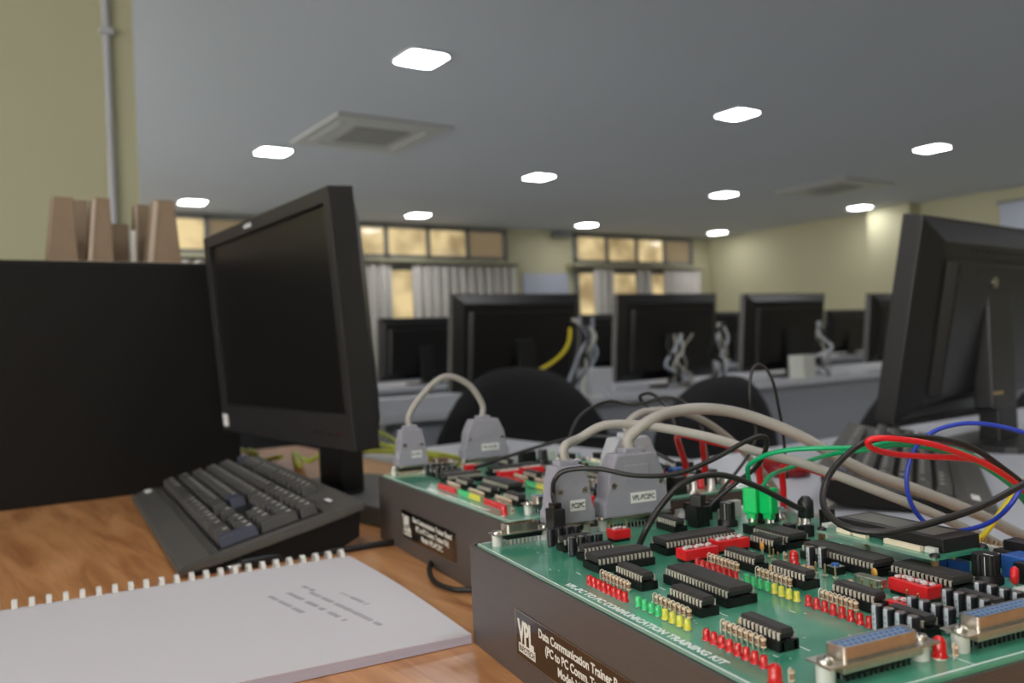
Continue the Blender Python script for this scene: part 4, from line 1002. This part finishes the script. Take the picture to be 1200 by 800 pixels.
# ceiling lights
gl = 'square ceiling lights'
def make_light():
    t = thing('ceiling_light', '', 'ceiling light')
    def rr(w, r=.045, n=5):
        pts = []
        for cx, cy, a in ((w / 2 - r, w / 2 - r, 0), (-w / 2 + r, w / 2 - r, 90), (-w / 2 + r, -w / 2 + r, 180), (w / 2 - r, -w / 2 + r, 270)):
            for k in range(n): tt = R(a + 90 * k / (n - 1)); pts.append((cx + r * math.cos(tt), cy + r * math.sin(tt)))
        return pts
    b = MB(); o_, i_ = rr(.275), rr(.255); n = len(o_)
    vs = [(x, y, 0) for x, y in o_] + [(x, y, -.012) for x, y in o_] + [(x, y, -.012) for x, y in i_] + [(x, y, 0) for x, y in i_]
    b.geom(vs, [(r_ * n + k, r_ * n + (k + 1) % n, (r_ + 1) * n + (k + 1) % n, (r_ + 1) * n + k) for r_ in range(3) for k in range(n)], m_lampf); b.build('frame', t)
    b = MB(); b.prism(rr(.255), -.010, -.004, m_lamp); b.build('diffuser', t)
    return t
L0 = make_light()
lights = {(0, 0): 'largest ceiling light, nearest the top centre of the picture', (0, 1): 'ceiling light left of the big air conditioner',
 (0, 2): 'leftmost ceiling light, low above the cardboard pieces', (1, 0): 'upper right ceiling light with no vent near it, right of the largest one', (1, 1): 'ceiling light in the middle of the ceiling, right of the big air conditioner',
 (1, 2): 'ceiling light just above the left end of the back windows', (2, 0): 'ceiling light nearest the right edge of the picture', (2, 1): 'ceiling light left of the distant round-looking vent',
 (2, 2): 'ceiling light above the wall stretch between two back windows', (3, 1): 'ceiling light just above the right wall beside the distant vent', (3, 2): 'ceiling light lowest at right, above the corner of the room'}
first = True
for i in range(-1, 4):
    for j in range(-2, 3):
        if i == -1 and j != -2: continue
        loc = (2.46 + 2.74 * i, 4.37 + 2.56 * j, CE)
        lb = lights.get((i, j), 'added ceiling light off the grid, out of view, brightening the near desk')
        if first: L0.location = loc; L0['label'] = lb; L0['group'] = gl; first = False
        else: dup(L0, loc, 0, lb, gl)
for xx in (-.35, 1.05): dup(L0, (xx, .15, CE), 0, 'added ceiling light off the grid, out of view, brightening the near desk', gl)  # off-grid fixtures added as extra light on desk and kits
# cassette air conditioners
def make_ac():
    t = thing('air_conditioner', '', 'air conditioner')
    b = MB(); b.box((0, 0, -.009), (.95, .95, .018), m_ac, bev=.006); b.build('panel', t)
    b = MB(); b.box((0, 0, -.020), (.46, .46, .008), m_grille)
    for k in range(11): b.box((0, -.21 + k * .042, -.026), (.44, .010, .006), m_ac)
    b.build('intake_grille', t)
    for k in range(4):
        b = MB(); b.box((.355 * math.cos(k * PI / 2), .355 * math.sin(k * PI / 2), -.020), (.06 if k % 2 == 0 else .6, .6 if k % 2 == 0 else .06, .008), m_ac, bev=.002); b.build('louvre', t)
    return t
ac = make_ac(); ac.location = (2.95, 6.1, CE); ac['label'] = 'large beige air conditioner panel in the ceiling, upper left of centre'; ac['group'] = 'ceiling air conditioners'
dup(ac, (8.9, 6.1, CE), 0, 'distant beige air conditioner panel in the ceiling, at right', 'ceiling air conditioners')

# ------------------------------------------------------------------ cables and small things on the desks
def loose(name, pts, r, m, label, cat='cable', group=None):
    o = MB().tube(pts, r, m, 8, 6).build(name); tag(o, label, cat, group); return o
DT = DZ + .0035
def D2(px, py, lift=0): v = on(px, py, 2, DT + lift); return v
loose('desk_cable', [D2(284, 663), D2(300, 660), D2(332, 654), D2(370, 648), D2(410, 643), D2(440, 638), D2(462, 634), (.40, .79, DT), (.42, .86, DT)], .003, m_black, 'black cable lying between the keyboard and the notebook')
b = MB(); a, c = D2(281, 664), D2(327, 654); b.cyl(a + Vector((0, 0, .002)), c + Vector((0, 0, .002)), .0055, m_black, 12); b.cyl(a + (a - c).normalized() * .012, a, .004, m_metal, 8); tag(b.build('usb_plug'), 'black plug with a metal tip lying beside the keyboard', 'plug')
loose('desk_cable', [D2(506, 655), D2(503, 668), D2(510, 682), D2(530, 690), D2(548, 691), D2(590, 690)], .0022, m_black, 'thin black cable curling out from under the farther kit\'s name plate')
loose('desk_cable', [(.46, 1.1, DT), (.47, 1.0, DT), (.44, .93, DT + .004), (.42, .88, DT), (.50, .82, DT)], .0035, m_black, 'black cable bending behind the keyboard towards the farther kit')
b = MB(); b.box((.432, .892, DZ + .011), (.065, .13, .022), m_kbd, rz=R(8), bev=.003); tag(b.build('power_adapter'), 'flat dark grey box between the keyboard and the farther kit', 'adapter')
for i, pp in enumerate((((262, 520), (275, 535), (292, 528), (300, 540), (330, 535)), ((330, 548), (345, 530), (362, 540), (385, 528), (400, 545)), ((425, 515), (432, 535), (445, 548), (462, 540), (455, 522)), ((405, 530), (430, 540), (450, 556), (478, 545), (500, 535)), ((440, 505), (456, 512), (470, 528), (463, 545), (445, 552)))):
    pts = [D2(px, py, .004 + .02 * math.sin(k * 2.1 + i) ** 2) for k, (px, py) in enumerate(pp)]
    pts = [Vector((min(max(q_.x, .475 if i < 2 else .67), .98), q_.y, q_.z)) for q_ in pts]
    loose('network_cable', pts, .0042, m_ygreen, 'tangled yellow-green cable on the desk behind the left monitor', group='yellow-green cables behind the left monitor')
yc = row_y - .19
loose('network_cable', [on(633, 433, 1, yc), on(648, 424, 1, yc), on(660, 413, 1, yc), on(667, 399, 1, yc + .02), on(668, 385, 1, yc + .06)], .007, m_wyel, 'yellow cable hanging behind the broad back-turned monitor')
def bundle(px, py, seed, label):
    rr_ = random.Random(seed)
    t = thing('cable_bundle', label, 'cables', (0, 0, 0), 0, 'white cable tangles on the desk row')
    base = on(px, py, 1, row_y - .25)
    for k in range(5):
        pts = [base + Vector((rr_.uniform(-.05, .05), rr_.uniform(-.03, .05), z)) for z in (0.16, .10, .04, -.01)]
        b_ = Vector((base.x, base.y, DT + .004)); pts += [b_ + Vector((rr_.uniform(-.08, .08), rr_.uniform(-.05, .05), 0)), b_ + Vector((rr_.uniform(-.16, .16), rr_.uniform(-.05, .05), 0))]
        MB().tube(pts, rr_.uniform(.004, .007), rr_.choice([m_nylon, m_cable, m_black, m_desk, m_board]), 8, 6).build('cable', t)
bundle(690, 425, 1, 'tangle of pale cables right of the broad back-turned monitor')
bundle(846, 425, 2, 'tangle of pale cables right of the middle back-turned monitor')
bundle(968, 418, 3, 'tangle of pale cables right of the third back-turned monitor')
bundle(800, 440, 4, 'tangle of pale cables below the middle back-turned monitor')
b = MB(); b.lathe([(.038, 0), (.055, .004), (.052, .02), (.034, .034), (.004, .038)], m_redshiny, 20)
for v in b.bm.verts: v.co *= .72; v.co.x *= .62
mp_ = on(916, 557, 2, DZ); o = b.build('computer_mouse', None, (mp_.x, mp_.y, DZ), (0, 0, .3)); tag(o, 'glossy dark red mouse on the white desk behind the green plugs', 'mouse')
rr_ = random.Random(5)
for i in range(4):
    pts = [(1.0 + .1 * k + rr_.uniform(-.04, .04), .27 + .06 * i + rr_.uniform(-.06, .06), DT + rr_.uniform(0, .012)) for k in range(7)]
    loose('desk_cable', pts, .0035, [m_black, m_cable, m_cable, m_black][i], 'loose dark or grey cable on the white desk before the right-hand monitor', group='loose cables before the right-hand monitor')
for i, (px, py, w_, h_, m, lb) in enumerate(((668, 452, .10, .10, m_desk, 'white box on the desk row right of the broad monitor'), (488, 460, .3, .05, m_desk, 'pale flat box on the desk row left of the big chair'), (940, 432, .08, .10, m_nylon, 'small pale box on the desk row beside the third monitor'))):
    v = on(px + (30 if i == 0 else 0), py, 1, 2.38); b = MB(); b.box((v.x, 2.38, DZ + h_ / 2), (w_, .08, h_), m, bev=.004); tag(b.build('small_box'), lb, 'box')

# ------------------------------------------------------------------ light, world
w = D.worlds.new('world'); bpy.context.scene.world = w; w.use_nodes = True
bg = w.node_tree.nodes['Background']; bg.inputs[0].default_value = (1.0, .97, .93, 1); bg.inputs[1].default_value = 3.6
sc = bpy.context.scene
sc.view_settings.view_transform = 'Standard'; sc.view_settings.look = 'None'; sc.view_settings.gamma = 1; sc.view_settings.exposure = .42
sc.view_settings.use_curve_mapping = False
